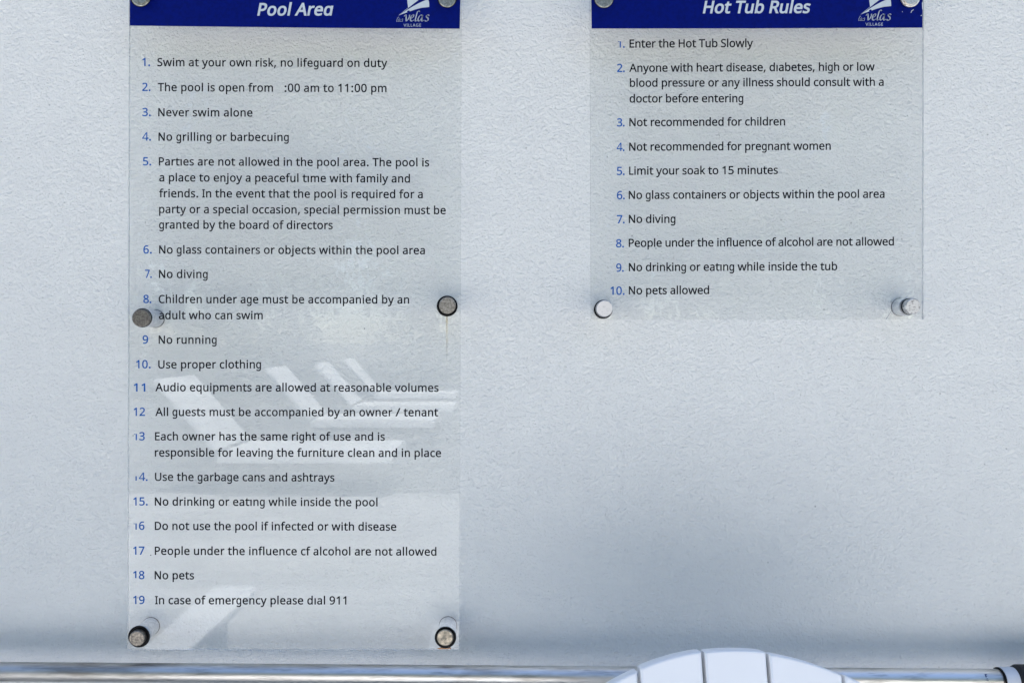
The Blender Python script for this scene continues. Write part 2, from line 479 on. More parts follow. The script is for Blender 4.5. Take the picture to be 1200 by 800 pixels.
  r'''676],[218,663],[209,647],[202,626],[198,600],[197,571],[197,536],[332,536]]]],"g":[615,[[[275,546],[301,545],[325,541],[349,535],[370,526],[391,515],['''
  r'''410,501],[427,484],[443,465],[448,465],[460,536],[530,536],[530,-9],[528,-45],[524,-79],[515,-109],[504,-136],[489,-161],[471,-182],[450,-199],[425,-2'''
  r'''14],[397,-225],[365,-234],[329,-238],[290,-240],[183,-231],[97,-206],[97,-125],[186,-156],[295,-167],[328,-164],[357,-157],[382,-144],[403,-126],[421,'''
  r'''-104],[433,-79],[441,-49],[443,-16],[443,5],[444,40],[446,71],[442,71],[427,52],[411,35],[392,21],[373,10],[351,1],[328,-5],[303,-9],[276,-10],[227,-5'''
  r'''],[183,8],[146,31],[113,63],[88,103],[70,151],[59,205],[55,267],[59,328],[70,382],[88,429],[113,470],[146,504],[183,527],[226,541]],[[287,472],[265,47'''
  r'''0],[245,466],[227,459],[210,448],[196,435],[183,418],[172,400],[163,378],[155,354],[150,327],[147,298],[146,266],[148,219],[155,179],[167,144],[182,11'''
  r'''4],[203,92],[227,75],[256,65],[289,62],[359,72],[373,78],[385,86],[397,95],[407,105],[435,163],[444,246],[444,267],[443,302],[440,333],[435,361],[427,'''
  r'''385],[418,406],[406,424],[392,439],[376,451],[357,460],[336,467],[313,471]]]],"h":[618,[[[173,537],[171,498],[168,462],[174,462],[217,508],[275,535],['''
  r'''341,545],[372,544],[401,540],[426,533],[449,524],[470,513],[488,498],[503,481],[515,461],[525,438],[531,412],[536,382],[537,349],[537,0],[450,0],[450,'''
  r'''343],[448,373],[443,400],[434,422],[421,440],[404,454],[384,464],[359,470],[330,472],[302,471],[276,466],[255,459],[236,449],[220,437],[207,422],[196,'''
  r'''404],[187,383],[181,361],[177,335],[174,307],[173,277],[173,0],[85,0],[85,760],[173,760]]]],"i":[258,[[[173,536],[173,0],[85,0],[85,536]],[[130,737],['''
  r'''165,723],[172,716],[177,706],[180,695],[181,681],[180,668],[177,656],[172,647],[165,639],[130,625],[119,626],[110,628],[101,633],[93,639],[86,647],[82'''
  r''',656],[79,668],[78,681],[79,695],[82,706],[86,716],[93,723],[101,729],[110,734],[119,736]]]],"j":[258,[[[22,-240],[-22,-236],[-55,-228],[-55,-157],[-2'''
  r'''4,-164],[11,-167],[26,-166],[40,-163],[53,-157],[64,-149],[73,-139],[80,-124],[84,-106],[85,-83],[85,536],[173,536],[173,-80],[172,-104],[169,-127],[1'''
  r'''64,-147],[157,-166],[148,-183],[137,-198],[123,-210],[108,-221],[90,-229],[70,-235],[47,-239]],[[78,681],[79,695],[82,706],[86,716],[93,723],[101,729]'''
  r''',[110,734],[119,736],[130,737],[165,723],[172,716],[177,706],[180,695],[181,681],[180,668],[177,656],[172,647],[165,639],[130,625],[119,626],[110,628]'''
  r''',[101,633],[93,639],[86,647],[82,656],[79,668]]]],"k":[534,[[[172,363],[171,321],[168,276],[172,276],[190,299],[214,329],[236,355],[407,536],[510,536]'''
  r''',[293,307],[525,0],[419,0],[233,250],[172,197],[172,0],[85,0],[85,760],[172,760]]]],"l":[258,[[[173,0],[85,0],[85,760],[173,760]]]],"m":[935,[[[673,54'''
  r'''6],[716,543],[752,534],[784,520],[809,499],[829,473],[843,439],[851,397],[854,349],[854,0],[767,0],[767,345],[765,375],[760,400],[752,422],[740,440],['''
  r'''725,454],[707,464],[684,470],[658,472],[622,469],[591,461],[566,447],[546,427],[532,402],[521,372],[515,336],[513,296],[513,0],[426,0],[426,345],[414,'''
  r'''415],[407,429],[399,440],[389,450],[378,458],[365,464],[350,468],[334,471],[316,472],[290,471],[268,466],[248,459],[231,449],[217,437],[204,422],[194,'''
  r'''404],[186,384],[181,361],[176,336],[174,308],[173,278],[173,0],[85,0],[85,536],[156,536],[169,463],[174,463],[215,509],[270,537],[332,546],[362,545],['''
  r'''389,540],[413,534],[435,524],[455,511],[471,496],[485,477],[496,456],[501,456],[516,477],[533,496],[552,512],[574,524],[598,534],[622,540],[647,545]]]'''
  r'''],"n":[618,[[[343,546],[388,543],[427,534],[461,520],[488,499],[509,473],[525,439],[534,397],[537,349],[537,0],[450,0],[450,343],[448,373],[443,400],['''
  r'''434,422],[421,440],[404,454],[384,464],[359,470],[330,472],[289,469],[255,460],[227,444],[207,422],[192,394],[181,361],[175,322],[173,278],[173,0],[85'''
  r''',0],[85,536],[156,536],[169,463],[174,463],[218,509],[277,537]]]],"o":[605,[[[551,269],[550,236],[547,206],[541,177],[533,150],[524,126],[512,103],[49'''
  r'''9,82],[483,63],[466,46],[447,31],[427,19],[405,8],[381,0],[355,-5],[329,-9],[301,-10],[275,-9],[250,-5],[226,0],[203,8],[181,19],[161,31],[142,46],[12'''
  r'''5,63],[109,82],[96,103],[84,126],[73,150],[65,177],[60,206],[56,236],[55,269],[57,312],[62,351],[72,387],[85,419],[102,448],[121,474],[145,495],[171,5'''
  r'''13],[200,528],[232,538],[267,544],[304,546],[339,544],[373,538],[404,528],[432,513],[459,495],[482,474],[502,448],[519,419],[533,387],[543,351],[549,3'''
  r'''12]],[[146,269],[147,239],[150,210],[155,184],[163,159],[172,138],[184,118],[198,102],[214,88],[233,77],[254,69],[277,65],[303,63],[329,65],[352,69],['''
  r'''373,77],[392,88],[408,102],[422,118],[434,138],[443,159],[451,184],[456,210],[459,239],[460,269],[459,300],[456,328],[450,354],[443,378],[433,399],[42'''
  r'''2,418],[408,434],[391,447],[373,458],[352,466],[328,470],[302,472],[264,469],[231,458],[204,442],[183,418],[167,388],[155,354],[148,314]]]],"p":[615,['''
  r'''[[340,546],[387,542],[429,529],[467,507],[499,477],[526,438],[545,390],[556,334],[560,269],[558,225],[553,185],[545,149],[532,115],[517,86],[499,61],['''
  r'''479,39],[455,21],[430,8],[402,-2],[371,-8],[339,-10],[266,1],[211,29],[173,68],[167,68],[171,25],[173,-20],[173,-240],[85,-240],[85,536],[157,536],[16'''
  r'''9,463],[173,463],[211,505],[265,535]],[[324,472],[298,471],[275,467],[255,460],[237,451],[222,440],[208,426],[198,409],[189,390],[182,368],[178,343],['''
  r'''174,316],[173,286],[173,269],[174,237],[176,208],[181,181],[187,157],[195,135],[206,117],[219,100],[234,87],[253,76],[274,69],[299,64],[326,63],[349,6'''
  r'''5],[371,70],[390,78],[406,90],[421,105],[434,122],[445,141],[453,163],[460,188],[465,213],[468,241],[469,270],[467,314],[460,353],[449,387],[433,417],'''
  r'''[413,441],[388,458],[359,469]]]],"q":[615,[[[442,-11],[443,31],[447,72],[441,72],[428,56],[414,40],[397,27],[377,14],[356,3],[331,-4],[304,-9],[273,-1'''
  r'''0],[227,-6],[185,7],[148,29],[115,59],[89,99],[70,146],[59,202],[55,267],[57,311],[62,352],[71,388],[83,421],[98,450],[117,475],[137,497],[161,514],[1'''
  r'''87,528],[215,538],[244,544],[276,546],[306,544],[333,540],[358,532],[379,522],[398,509],[415,495],[430,480],[443,463],[447,463],[460,536],[530,536],[5'''
  r'''30,-240],[442,-240]],[[290,63],[316,64],[340,68],[360,74],[378,83],[394,94],[407,108],[418,125],[427,144],[434,167],[438,191],[442,218],[443,248],[443'''
  r''',266],[441,314],[435,356],[424,391],[409,420],[389,443],[362,460],[328,470],[288,473],[254,469],[225,459],[201,441],[181,416],[166,386],[155,350],[148'''
  r''',310],[146,265],[148,220],[155,180],[166,146],[181,116],[202,93],[226,76],[256,66]]]],"r":[413,[[[335,546],[367,544],[398,540],[387,459],[358,464],[32'''
  r'''9,466],[270,453],[220,416],[185,360],[173,286],[173,0],[85,0],[85,536],[157,536],[167,438],[171,438],[212,492],[267,531],[283,538],[299,542],[317,545]'''
  r''']]],"s":[479,[[[434,148],[432,123],[428,100],[419,80],[408,61],[394,45],[376,30],[357,18],[334,8],[309,0],[282,-5],[252,-9],[220,-10],[123,-1],[52,24]'''
  r''',[52,104],[129,74],[222,61],[253,62],[280,66],[302,73],[319,82],[332,94],[342,108],[347,123],[349,140],[338,176],[298,208],[217,244],[128,284],[111,29'''
  r'''4],[95,306],[82,318],[71,332],[62,347],[56,364],[52,383],[51,404],[54,436],[65,464],[82,489],[106,509],[136,525],[171,537],[209,544],[252,546],[343,53'''
  r'''6],[423,510],[393,440],[322,464],[246,474],[221,473],[198,470],[179,464],[163,456],[151,447],[142,436],[137,423],[135,409],[148,371],[191,341],[273,30'''
  r'''7],[360,268],[377,257],[392,246],[404,233],[415,219],[423,204],[429,187],[433,169]]]],"t":[361,[[[264,62],[305,65],[339,73],[339,6],[299,-5],[249,-10]'''
  r''',[228,-9],[209,-6],[190,-2],[171,4],[155,13],[139,24],[126,38],[114,55],[104,75],[97,98],[93,125],[92,156],[92,468],[16,468],[16,510],[93,545],[128,65'''
  r'''9],[180,659],[180,536],[335,536],[335,468],[180,468],[180,158],[181,135],[186,115],[193,99],[203,85],[216,75],[230,68],[246,63]]]],"u":[618,[[[533,536'''
  r'''],[533,0],[461,0],[448,71],[444,71],[400,25],[341,-1],[274,-10],[243,-9],[215,-5],[190,2],[167,10],[146,22],[128,37],[113,54],[101,74],[91,97],[85,123'''
  r'''],[80,153],[79,185],[79,536],[168,536],[168,191],[170,161],[175,135],[184,113],[197,95],[213,81],[234,71],[258,65],[287,63],[315,64],[341,69],[363,76]'''
  r''',[381,85],[397,98],[411,113],[422,131],[430,151],[437,174],[441,200],[444,227],[445,257],[445,536]]]],"v":[508,[[[203,0],[0,536],[94,536],[208,220],[2'''
  r'''25,171],[241,119],[251,78],[255,78],[266,120],[283,172],[300,220],[414,536],[508,536],[304,0]]]],"w":[786,[[[431,303],[419,344],[408,383],[400,418],[3'''
  r'''94,445],[390,445],[384,418],[376,383],[366,343],[354,302],[258,1],[158,1],[11,537],[102,537],[176,251],[191,192],[203,136],[211,91],[215,91],[222,121]'''
  r''',[230,159],[240,199],[251,235],[346,537],[442,537],[534,235],[548,186],[562,135],[570,92],[574,92],[581,134],[594,190],[610,251],[685,537],[775,537],['''
  r'''626,1],[523,1]]]],"x":[529,[[[212,274],[27,536],[127,536],[265,334],[402,536],[501,536],[316,274],[511,0],[411,0],[265,214],[117,0],[18,0]]]],"y":[510'''
  r''',[[[1,536],[95,536],[211,231],[229,179],[245,130],[256,85],[260,85],[279,150],[306,232],[415,536],[510,536],[279,-74],[234,-161],[221,-179],[206,-195]'''
  r''',[190,-208],[172,-219],[153,-228],[132,-235],[109,-239],[84,-240],[42,-237],[11,-232],[11,-162],[37,-166],[70,-168],[123,-156],[162,-123],[189,-73],[2'''
  r'''17,-2]]]],"z":[470,[[[431,0],[39,0],[39,58],[327,468],[56,468],[56,536],[424,536],[424,470],[140,68],[431,68]]]],"0":[572,[[[523,358],[510,203],[503,1'''
  r'''70],[493,140],[482,113],[468,87],[453,65],[436,46],[416,29],[394,15],[371,4],[344,-4],[316,-8],[285,-10],[247,-7],[212,1],[180,15],[152,34],[128,58],['''
  r'''107,88],[89,122],[74,160],[63,204],[55,251],[51,303],[49,358],[50,414],[55,465],[62,513],[72,556],[86,595],[103,628],[124,657],[148,682],[176,701],[20'''
  r'''8,714],[245,722],[285,725],[323,722],[358,714],[390,701],[418,682],[443,657],[464,628],[482,595],[497,556],[508,513],[516,465],[521,414]],[[137,358],['''
  r'''138,311],[141,268],[145,230],[151,195],[160,165],[171,138],[183,116],[198,97],[216,83],[236,73],[259,67],[285,65],[311,67],[334,73],[354,83],[371,97],'''
  r'''[387,115],[400,137],[410,164],[419,194],[426,229],[430,268],[433,311],[434,358],[433,405],[430,448],[426,486],[419,520],[410,551],[400,577],[387,599],'''
  r'''[371,617],[354,632],[334,642],[311,648],[285,650],[259,648],[236,642],[216,632],[198,617],[183,599],[171,577],[160,551],[151,520],[145,486],[141,448],'''
  r'''[138,405]]]],"1":[572,[[[355,0],[269,0],[269,499],[269,548],[271,585],[273,622],[244,595],[211,567],[135,505],[89,564],[282,714],[355,714]]]],"2":[572'''
  r''',[[[520,0],[48,0],[48,73],[235,262],[326,358],[382,440],[390,461],[396,483],[400,505],[401,529],[399,557],[392,581],[381,601],[366,618],[347,632],[326'''
  r''',641],[302,647],[275,649],[250,648],[226,644],[204,639],[183,631],[103,581],[56,640],[117,683],[190,713],[275,724],[307,723],[337,718],[365,711],[390,'''
  r'''701],[413,688],[433,673],[450,656],[464,635],[476,613],[484,589],[489,562],[491,534],[490,506],[485,480],[478,454],[468,429],[455,405],[440,380],[423,'''
  r'''356],[404,333],[308,231],[159,84],[159,80],[520,80]]]],"3":[572,[[[493,547],[492,524],[488,502],[483,482],[475,464],[465,447],[453,432],[439,419],[423'''
  r''',407],[406,397],[387,388],[367,381],[345,376],[345,372],[385,365],[420,353],[449,338],[473,318],[491,294],[504,267],[512,237],[515,203],[513,173],[508'''
  r''',144],[499,118],[486,92],[470,70],[449,49],[425,32],[397,17],[364,5],[327,-3],[286,-8],[241,-10],[137,-1],[45,29],[45,111],[142,76],[242,64],[287,66],'''
  r'''[325,73],[356,85],[381,101],[399,122],[412,146],[420,174],[423,205],[422,226],[417,246],[410,263],[399,277],[386,290],[371,301],[352,311],[331,318],[3'''
  r'''07,324],[282,328],[253,330],[223,331],[154,331],[154,406],[224,406],[252,407],[278,410],[302,416],[322,423],[341,432],[357,443],[371,456],[382,470],[3'''
  r'''91,486],[398,503],[402,522],[403,541],[401,566],[394,587],[383,606],[368,621],[349,634],[327,643],[301,648],[273,650],[204,642],[146,621],[93,590],[49'''
  r''',650],[69,665],[92,678],[116,691],[143,702],[173,712],[204,718],[237,723],[272,724],[324,721],[370,711],[408,696],[438,674],[462,647],[479,617],[490,5'''
  r'''84]]]],"4":[572,[[[552,162],[448,162],[448,0],[363,0],[363,162],[21,162],[21,237],[357,718],[448,718],[448,241],[552,241]],[[363,466],[363,513],[365,5'''
  r'''54],[366,590],[368,624],[364,624],[344,583],[321,546],[107,241],[363,241]]]],"5":[572,[[[275,438],[310,436],[343,432],[374,424],[402,413],[427,399],[4'''
  r'''50,383],[469,363],[485,341],[498,317],[508,290],[513,260],[515,228],[513,192],[507,159],[497,129],[483,100],[465,75],[444,53],[420,34],[391,18],[360,6'''
  r'''],[326,-3],[288,-8],[248,-10],[144,0],[63,29],[63,112],[150,77],[249,65],[275,66],[299,69],[321,74],[341,81],[360,91],[377,103],[391,116],[403,132],[4'''
  r'''13,151],[419,171],[424,194],[425,219],[422,252],[414,281],[401,306],[382,326],[357,343],[326,355],[289,362],[246,364],[182,359],[124,349],[80,377],[10'''
  r'''7,714],[465,714],[465,634],[182,634],[165,427],[211,434]]]],"6":[572,[[[55,305],[63,427],[93,540],[104,566],[118,591],[133,614],[151,635],[171,655],[1'''
  r'''93,672],[217,688],[244,700],[274,711],[307,718],[343,723],[382,724],[428,722],[470,715],[470,640],[429,649],[384,652],[351,651],[321,646],[293,639],[2'''
  r'''69,629],[247,616],[228,602],[211,585],[196,566],[184,545],[174,523],[165,499],[158,474],[143,363],[149,363],[187,406],[242,436],[318,447],[348,445],[3'''
  r'''76,441],[402,433],[426,421],[448,407],[468,390],[485,370],[499,347],[510,322],[519,294],[523,263],[525,230],[523,194],[518,161],[509,130],[497,102],[4'''
  r'''82,77],[463,54],[442,35],[418,19],[392,6],[363,-3],[332,-8],[298,-10],[273,-9],[249,-5],[225,1],[203,9],[182,20],[162,33],[143,49],[125,67],[110,88],['''
  r'''96,111],[84,137],[73,165],[65,197],[60,230],[56,266]],[[297,64],[327,67],[354,74],[378,87],[399,104],[416,128],[428,156],[436,190],[438,230],[436,262]'''
  r''',[429,291],[419,316],[403,338],[384,355],[360,368],[332,375],[300,378],[277,377],[256,373],[236,367],[218,358],[201,348],[187,336],[174,323],[163,309]'''
  r''',[155,294],[149,278],[145,263],[144,247],[153,182],[182,123],[230,80],[245,73],[261,68],[279,65]]]],"7":[572,[[[136,0],[429,634],[44,634],[44,714],[52'''
  r'''3,714],[523,646],[233,0]]]],"8":[572,[[[285,724],[316,723],[344,719],[371,713],[396,704],[419,694],[439,680],[456,665],[471,647],[484,627],[492,604],['''
  r'''497,580],[499,553],[498,532],[494,513],[489,495],[480,478],[431,421],[363,378],[443,330],[460,317],[475,302],[489,286],[500,269],[510,251],[517,230],['''
  r'''521,209],[522,185],[520,156],[515,129],[506,104],[493,81],[477,61],[458,43],[436,27],[411,14],[384,3],[354,-4],[322,-8],[288,-10],[251,-9],[217,-4],[1'''
  r'''86,3],[157,13],[132,26],[110,41],[92,58],[76,78],[64,101],[56,126],[51,153],[49,182],[50,206],[54,228],[61,248],[69,267],[81,284],[93,300],[108,315],['''
  r'''124,329],[197,373],[133,418],[88,477],[81,494],[76,513],[73,533],[72,554],[74,580],[79,605],[88,627],[100,646],[115,664],[133,680],[153,693],[176,704]'''
  r''',[201,713],[227,719],[255,723]],[[135,181],[137,156],[144,133],[156,113],[172,94],[193,79],[219,69],[250,62],[286,60],[320,62],[350,69],[376,79],[397,'''
  r'''94],[414,113],[426,134],[434,158],[436,184],[435,201],[431,217],[426,232],[417,245],[365,293],[286,331],[270,337],[196,296],[150,246],[144,231],[139,2'''
  r'''16],[136,199]],[[284,653],[258,651],[234,646],[212,638],[193,626],[178,612],[167,594],[160,574],[158,550],[159,532],[162,516],[168,501],[175,488],[223'''
  r''',445],[289,412],[351,445],[395,488],[403,502],[408,517],[411,533],[412,550],[410,574],[403,594],[392,612],[377,626],[358,638],[336,646],[312,651]]]],"'''
  r'''9":[572,[[[520,409],[511,287],[482,173],[470,147],[457,123],[441,100],[424,78],[404,59],[382,41],[357,26],[330,13],[300,3],[267,-4],[231,-9],[192,-10]'''
  r''',[145,-7],[102,0],[102,75],[144,65],[190,62],[223,63],[254,68],[281,75],[305,85],[327,98],[346,112],[363,129],[378,147],[391,168],[401,190],[410,214],'''
  r'''[417,239],[431,350],[425,350],[387,308],[331,278],[255,267],[225,269],[198,273],[172,281],[147,292],[126,307],[106,324],[90,343],[75,366],[64,391],[56'''
  r''',419],[52,450],[50,483],[52,519],[57,553],[66,584],[78,612],[94,637],[113,660],[134,679],[158,695],[185,708],[214,717],[245,722],[278,724],[303,723],['''
  r'''327,719],[351,713],[373,704],[394,694],[414,680],[433,664],[450,646],[466,625],[479,602],[491,576],[501,548],[510,517],[515,484],[519,448]],[[278,650]'''
  r''',[248,647],[222,640],[198,627],[176,609],[159,586],[147,557],[139,523],[137,484],[139,451],[145,422],[156,397],[171,375],[190,358],[213,346],[241,338]'''
  r''',[274,336],[297,337],[319,341],[339,347],[357,355],[374,366],[388,378],[401,391],[411,405],[420,420],[426,435],[430,451],[431,467],[421,531],[393,591]'''
  r''',[345,634],[330,641],[314,646],[296,649]]]],".":[268,[[[72,54],[73,71],[76,85],[82,97],[90,106],[99,113],[110,117],[121,120],[133,121],[146,120],[157,'''
  r'''117],[168,113],[177,106],[186,97],[191,85],[195,71],[196,54],[195,37],[191,23],[186,11],[177,2],[168,-5],[157,-10],[146,-13],[133,-14],[121,-13],[110,'''
  r'''-10],[99,-5],[90,2],[82,11],[76,23],[73,37]]]],",":[268,[[[192,105],[169,29],[138,-52],[106,-129],[41,-129],[60,-48],[78,38],[91,116],[185,116]]]],":"'''
  r''':[268,[[[72,54],[73,71],[76,85],[82,97],[90,106],[99,113],[110,117],[121,120],[133,121],[146,120],[157,117],[168,113],[177,106],[186,97],[191,85],[195'''
  r''',71],[196,54],[195,37],[191,23],[186,11],[177,2],[168,-5],[157,-10],[146,-13],[133,-14],[121,-13],[110,-10],[99,-5],[90,2],[82,11],[76,23],[73,37]],[['''
  r'''72,482],[73,500],[76,514],[82,526],[90,535],[99,542],[110,546],[121,549],[133,550],[146,549],[157,546],[168,542],[177,535],[186,526],[191,514],[195,50'''
  r'''0],[196,482],[195,465],[191,451],[186,439],[177,430],[168,423],[157,418],[146,415],[133,414],[121,415],[110,418],[99,423],[90,430],[82,439],[76,451],['''
  r'''73,465]]]],"/":[372,[[[362,714],[96,0],[10,0],[276,714]]]],"\u0131":[258,[[[173,0],[85,0],[85,536],[173,536]]]]}'''))
ADV = dict(zip("a b c d e f g h i j k l m n o p q r s t u v w x y z".split(),
               (981, 1076, 866, 1076, 1019, 625, 964, 1076, 470, 490, 931, 470, 1636, 1076, 1080, 1076, 1076, 714, 801, 686, 1076, 925, 1464, 887, 927, 809)))
ADV.update(dict(A=1185, B=1114, C=1092, D=1260, E=1000, G=1292, H=1276, I=516, L=861, N=1322, P=1058, R=1112, S=941, T=998, U=1314, V=1162))
for d_ in '0123456789':
    ADV[d_] = 1038
ADV.update({'.': 517, ',': 511, ':': 548, '/': 791, ' ': 463, '\u0131': 470, '\u0103': 1076})

def PX(x, y):                     # layout grid -> metres on the panel plane
    return ((x - 600) * K, CAMZ - (y - 400) * K)

def offset_loop(lp, d):
    n = len(lp)
    out = []
    for i in range(n):
        x0, y0 = lp[i - 1]; x1, y1 = lp[i]; x2, y2 = lp[(i + 1) % n]
        ax, ay, bx, by = x1 - x0, y1 - y0, x2 - x1, y2 - y1
        la, lb = math.hypot(ax, ay) or 1, math.hypot(bx, by) or 1
        nx, ny = ay / la + by / lb, -ax / la - bx / lb
        l = math.hypot(nx, ny) or 1
        c = max(.5, l / 2)
        out.append((x1 + nx / l * d / c, y1 + ny / l * d / c))
    return out

def clean(lp):
    return [p for i, p in enumerate(lp) if p != lp[i - 1]]

def area(lp):
    return sum(lp[i - 1][0] * lp[i][1] - lp[i][0] * lp[i - 1][1] for i in range(len(lp))) / 2

def glyph(ch, cut=None):
    """loops in thousandths of an em, y scaled to the sign's typeface"""
    if ch == '\u0103':            # one-storey a of the italic title
        base = [[(x, min(y, 540)) for x, y in l] for l in GLYPHS['d'][1]]
        adv, lo = GLYPHS['d'][0], base
        ca = 1076
    else:
        adv, lo = GLYPHS[ch]
        ca = ADV[ch]
    sx = ca / 2048 * 1000 / adv
    return ca / 2.048, [clean([(x * sx, y * .885) for x, y in l]) for l in lo]

def add_loops(V, F, loops, y):
    """loops: list of lists of (X, Z); groups holes with their outline by area sign"""
    loops = [l for l in loops if len(l) > 2]
    if not loops:
        return
    big = max(loops, key=lambda l: abs(area(l)))
    sgn = area(big) > 0
    outer = [l for l in loops if (area(l) > 0) == sgn]
    inner = [l for l in loops if (area(l) > 0) != sgn]
    for o in outer:
        xs = [p[0] for p in o]; zs = [p[1] for p in o]
        ins = [h for h in inner if min(xs) <= h[0][0] <= max(xs) and min(zs) <= h[0][1] <= max(zs)]
        poly = [[Vector((a, b, 0)) for a, b in l] for l in [o] + ins]
        tris = tessellate_polygon(poly)
        base = len(V)
        for l in [o] + ins:
            V += [(a, y, b) for a, b in l]
        for tr in tris:
            F.append([base + k for k in tr])

def text_mesh(s, x0, x1, yb0, yb1, em, y, bold=0, slant=0, cuts=None, spaced=False):
    """s printed from x0 to x1 (grid units) on the baseline yb0 -> yb1.  em in grid units.
    '~' stands for the joined t+i pair.  cuts: {index: (keep_lo, keep_hi)} worn-off glyph heights"""
    s2 = []
    for ch in s:
        s2 += ['t', '~'] if ch == '~' else [ch]
    pen, items = 0, []
    for i, ch in enumerate(s2):
        c = '\u0131' if ch == '~' else ch
        if c == ' ':
            pen += ADV[' '] / 2.048
            continue
        a, lo = glyph(c)
        if bold:
            tot = sum(area(l) for l in lo)
            sg = 1 if tot > 0 else -1
            lo = [l if (c == '4' and area(l) * sg < 0) else offset_loop(l, bold * sg) for l in lo]
        if ch == '~':              # crossbar of t carried on to the i
            lo = lo + [[(-150, 412), (110, 412), (110, 472), (-150, 472)][::(1 if sum(area(l) for l in lo) > 0 else -1)]]
        if cuts and i in cuts:
            k0, k1 = cuts[i]
            lo = [clean([(px, min(max(py, k0), k1)) for px, py in l]) for l in lo]
        items.append((pen, lo, i))
        pen += a
    last = items[-1]
    first_x = min(p[0] for l in items[0][1] for p in l)
    last_x = max(p[0] for l in last[1] for p in l) + last[0]
    nat = (last_x - first_x) * em / 1000
    n = last[2]
    if n:
        # two thirds of the difference as tracking, the rest as width
        extra = (x1 - x0) - nat
        track = extra / n
        sx = 1.0
        if abs(track) > .03 * em and not spaced:
            sx = (x1 - x0 - .03 * em * n * (1 if track > 0 else -1)) / nat
            track = .03 * em * (1 if track > 0 else -1)
    else:
        track, sx = 0, 1
    V, F = [], []
    for p, lo, i in items:
        L = []
        for l in lo:
            q = []
            for gx, gy in l:
                X = x0 + ((p + gx + slant * gy) - first_x) * em / 1000 * sx + track * i
                t = (X - x0) / max(1e-6, x1 - x0)
                Y = yb0 + (yb1 - yb0) * t - gy * em / 1000
                q.append(PX(X, Y))
            L.append(q)
        if i < 0:
            continue
        add_loops(V, F, L, y)
    return V, F, sx, track / em

def lettering(name, s, x0, x1, a, b, em, y, mat, parent, **kw):
    V, F, sx, tr = text_mesh(s, x0, x1, a, b, em, y, **kw)
    me = bpy.data.meshes.new(name)
    me.from_pydata(V, [], F)
    print('TXT %-50s sx %.3f track %.3f' % (s[:50], sx, tr))
    return link_obj(name, me, mat, parent)

def pen_strokes(V, F, paths, y, nib=(.55, -.62), thin=.16):
    """broad-nib pen strokes in grid units"""
    for path in paths:
        for i in range(len(path) - 1):
            (ax, ay), (bx, by) = path[i], path[i + 1]
            dx, dy = bx - ax, by - ay
            l = math.hypot(dx, dy) or 1
            ux, uy = -dy / l * thin, dx / l * thin
            nx, ny = nib[0] / 2, nib[1] / 2
            if (ux * nx + uy * ny) < 0:
                ux, uy = -ux, -uy
            ox, oy = nx + ux, ny + uy
            ex, ey = dx / l * .12, dy / l * .12
            q = [(ax + ox - ex, ay + oy - ey), (bx + ox + ex, by + oy + ey), (bx - ox + ex, by - oy + ey), (ax - ox - ex, ay - oy - ey)]
            b0 = len(V)
            for p in q:
                X, Z = PX(*p)
                V.append((X, y, Z))
            F.append([b0, b0 + 1, b0 + 2, b0 + 3])

def poly_part(name, polys, y, mat, parent):
    V, F = [], []
    for p in polys:
        add_loops(V, F, [[PX(*q) for q in p]], y)
    me = bpy.data.meshes.new(name)
    me.from_pydata(V, [], F)
    return link_obj(name, me, mat, parent)

def curve_pts(*pts, n=8):
    """Catmull-Rom through the points"""
    P = [pts[0]] + list(pts) + [pts[-1]]
    out = []
    for i in range(1, len(P) - 2):
        for k in range(n):
            t = k / n
            q = []
            for c in (0, 1):
                a, b, cc, d = P[i - 1][c], P[i][c], P[i + 1][c], P[i + 2][c]
                q.append(.5 * (2 * b + (cc - a) * t + (2 * a - 5 * b + 4 * cc - d) * t * t + (3 * b - a - 3 * cc + d) * t ** 3))
            out.append(tuple(q))
    out.append(pts[-1])
    return out

# ------------------------------------------------------------------ signs
YP = -0.032       # panel front
TH = 0.0032       # panel thickness
YPRINT = YP - .00022        # the print lies on the front face

def panel(parent, tl, tr, br, bl):
    me = bpy.data.meshes.new('acrylic_panel')
    V = [(PX(*p)[0], yy, PX(*p)[1]) for yy in (YP, YP + TH) for p in (tl, tr, br, bl)]
    F = [(0, 3, 2, 1), (4, 5, 6, 7), (0, 1, 5, 4), (1, 2, 6, 5), (2, 3, 7, 6), (3, 0, 4, 7)]
    me.from_pydata(V, [], F)
    o = link_obj('acrylic_panel', me, [M_FACE, M_BACK, M_EDGE], parent)
    me.polygons[1].material_index = 1
    for k in (2, 3, 4, 5):
        me.polygons[k].material_index = 2
    return o

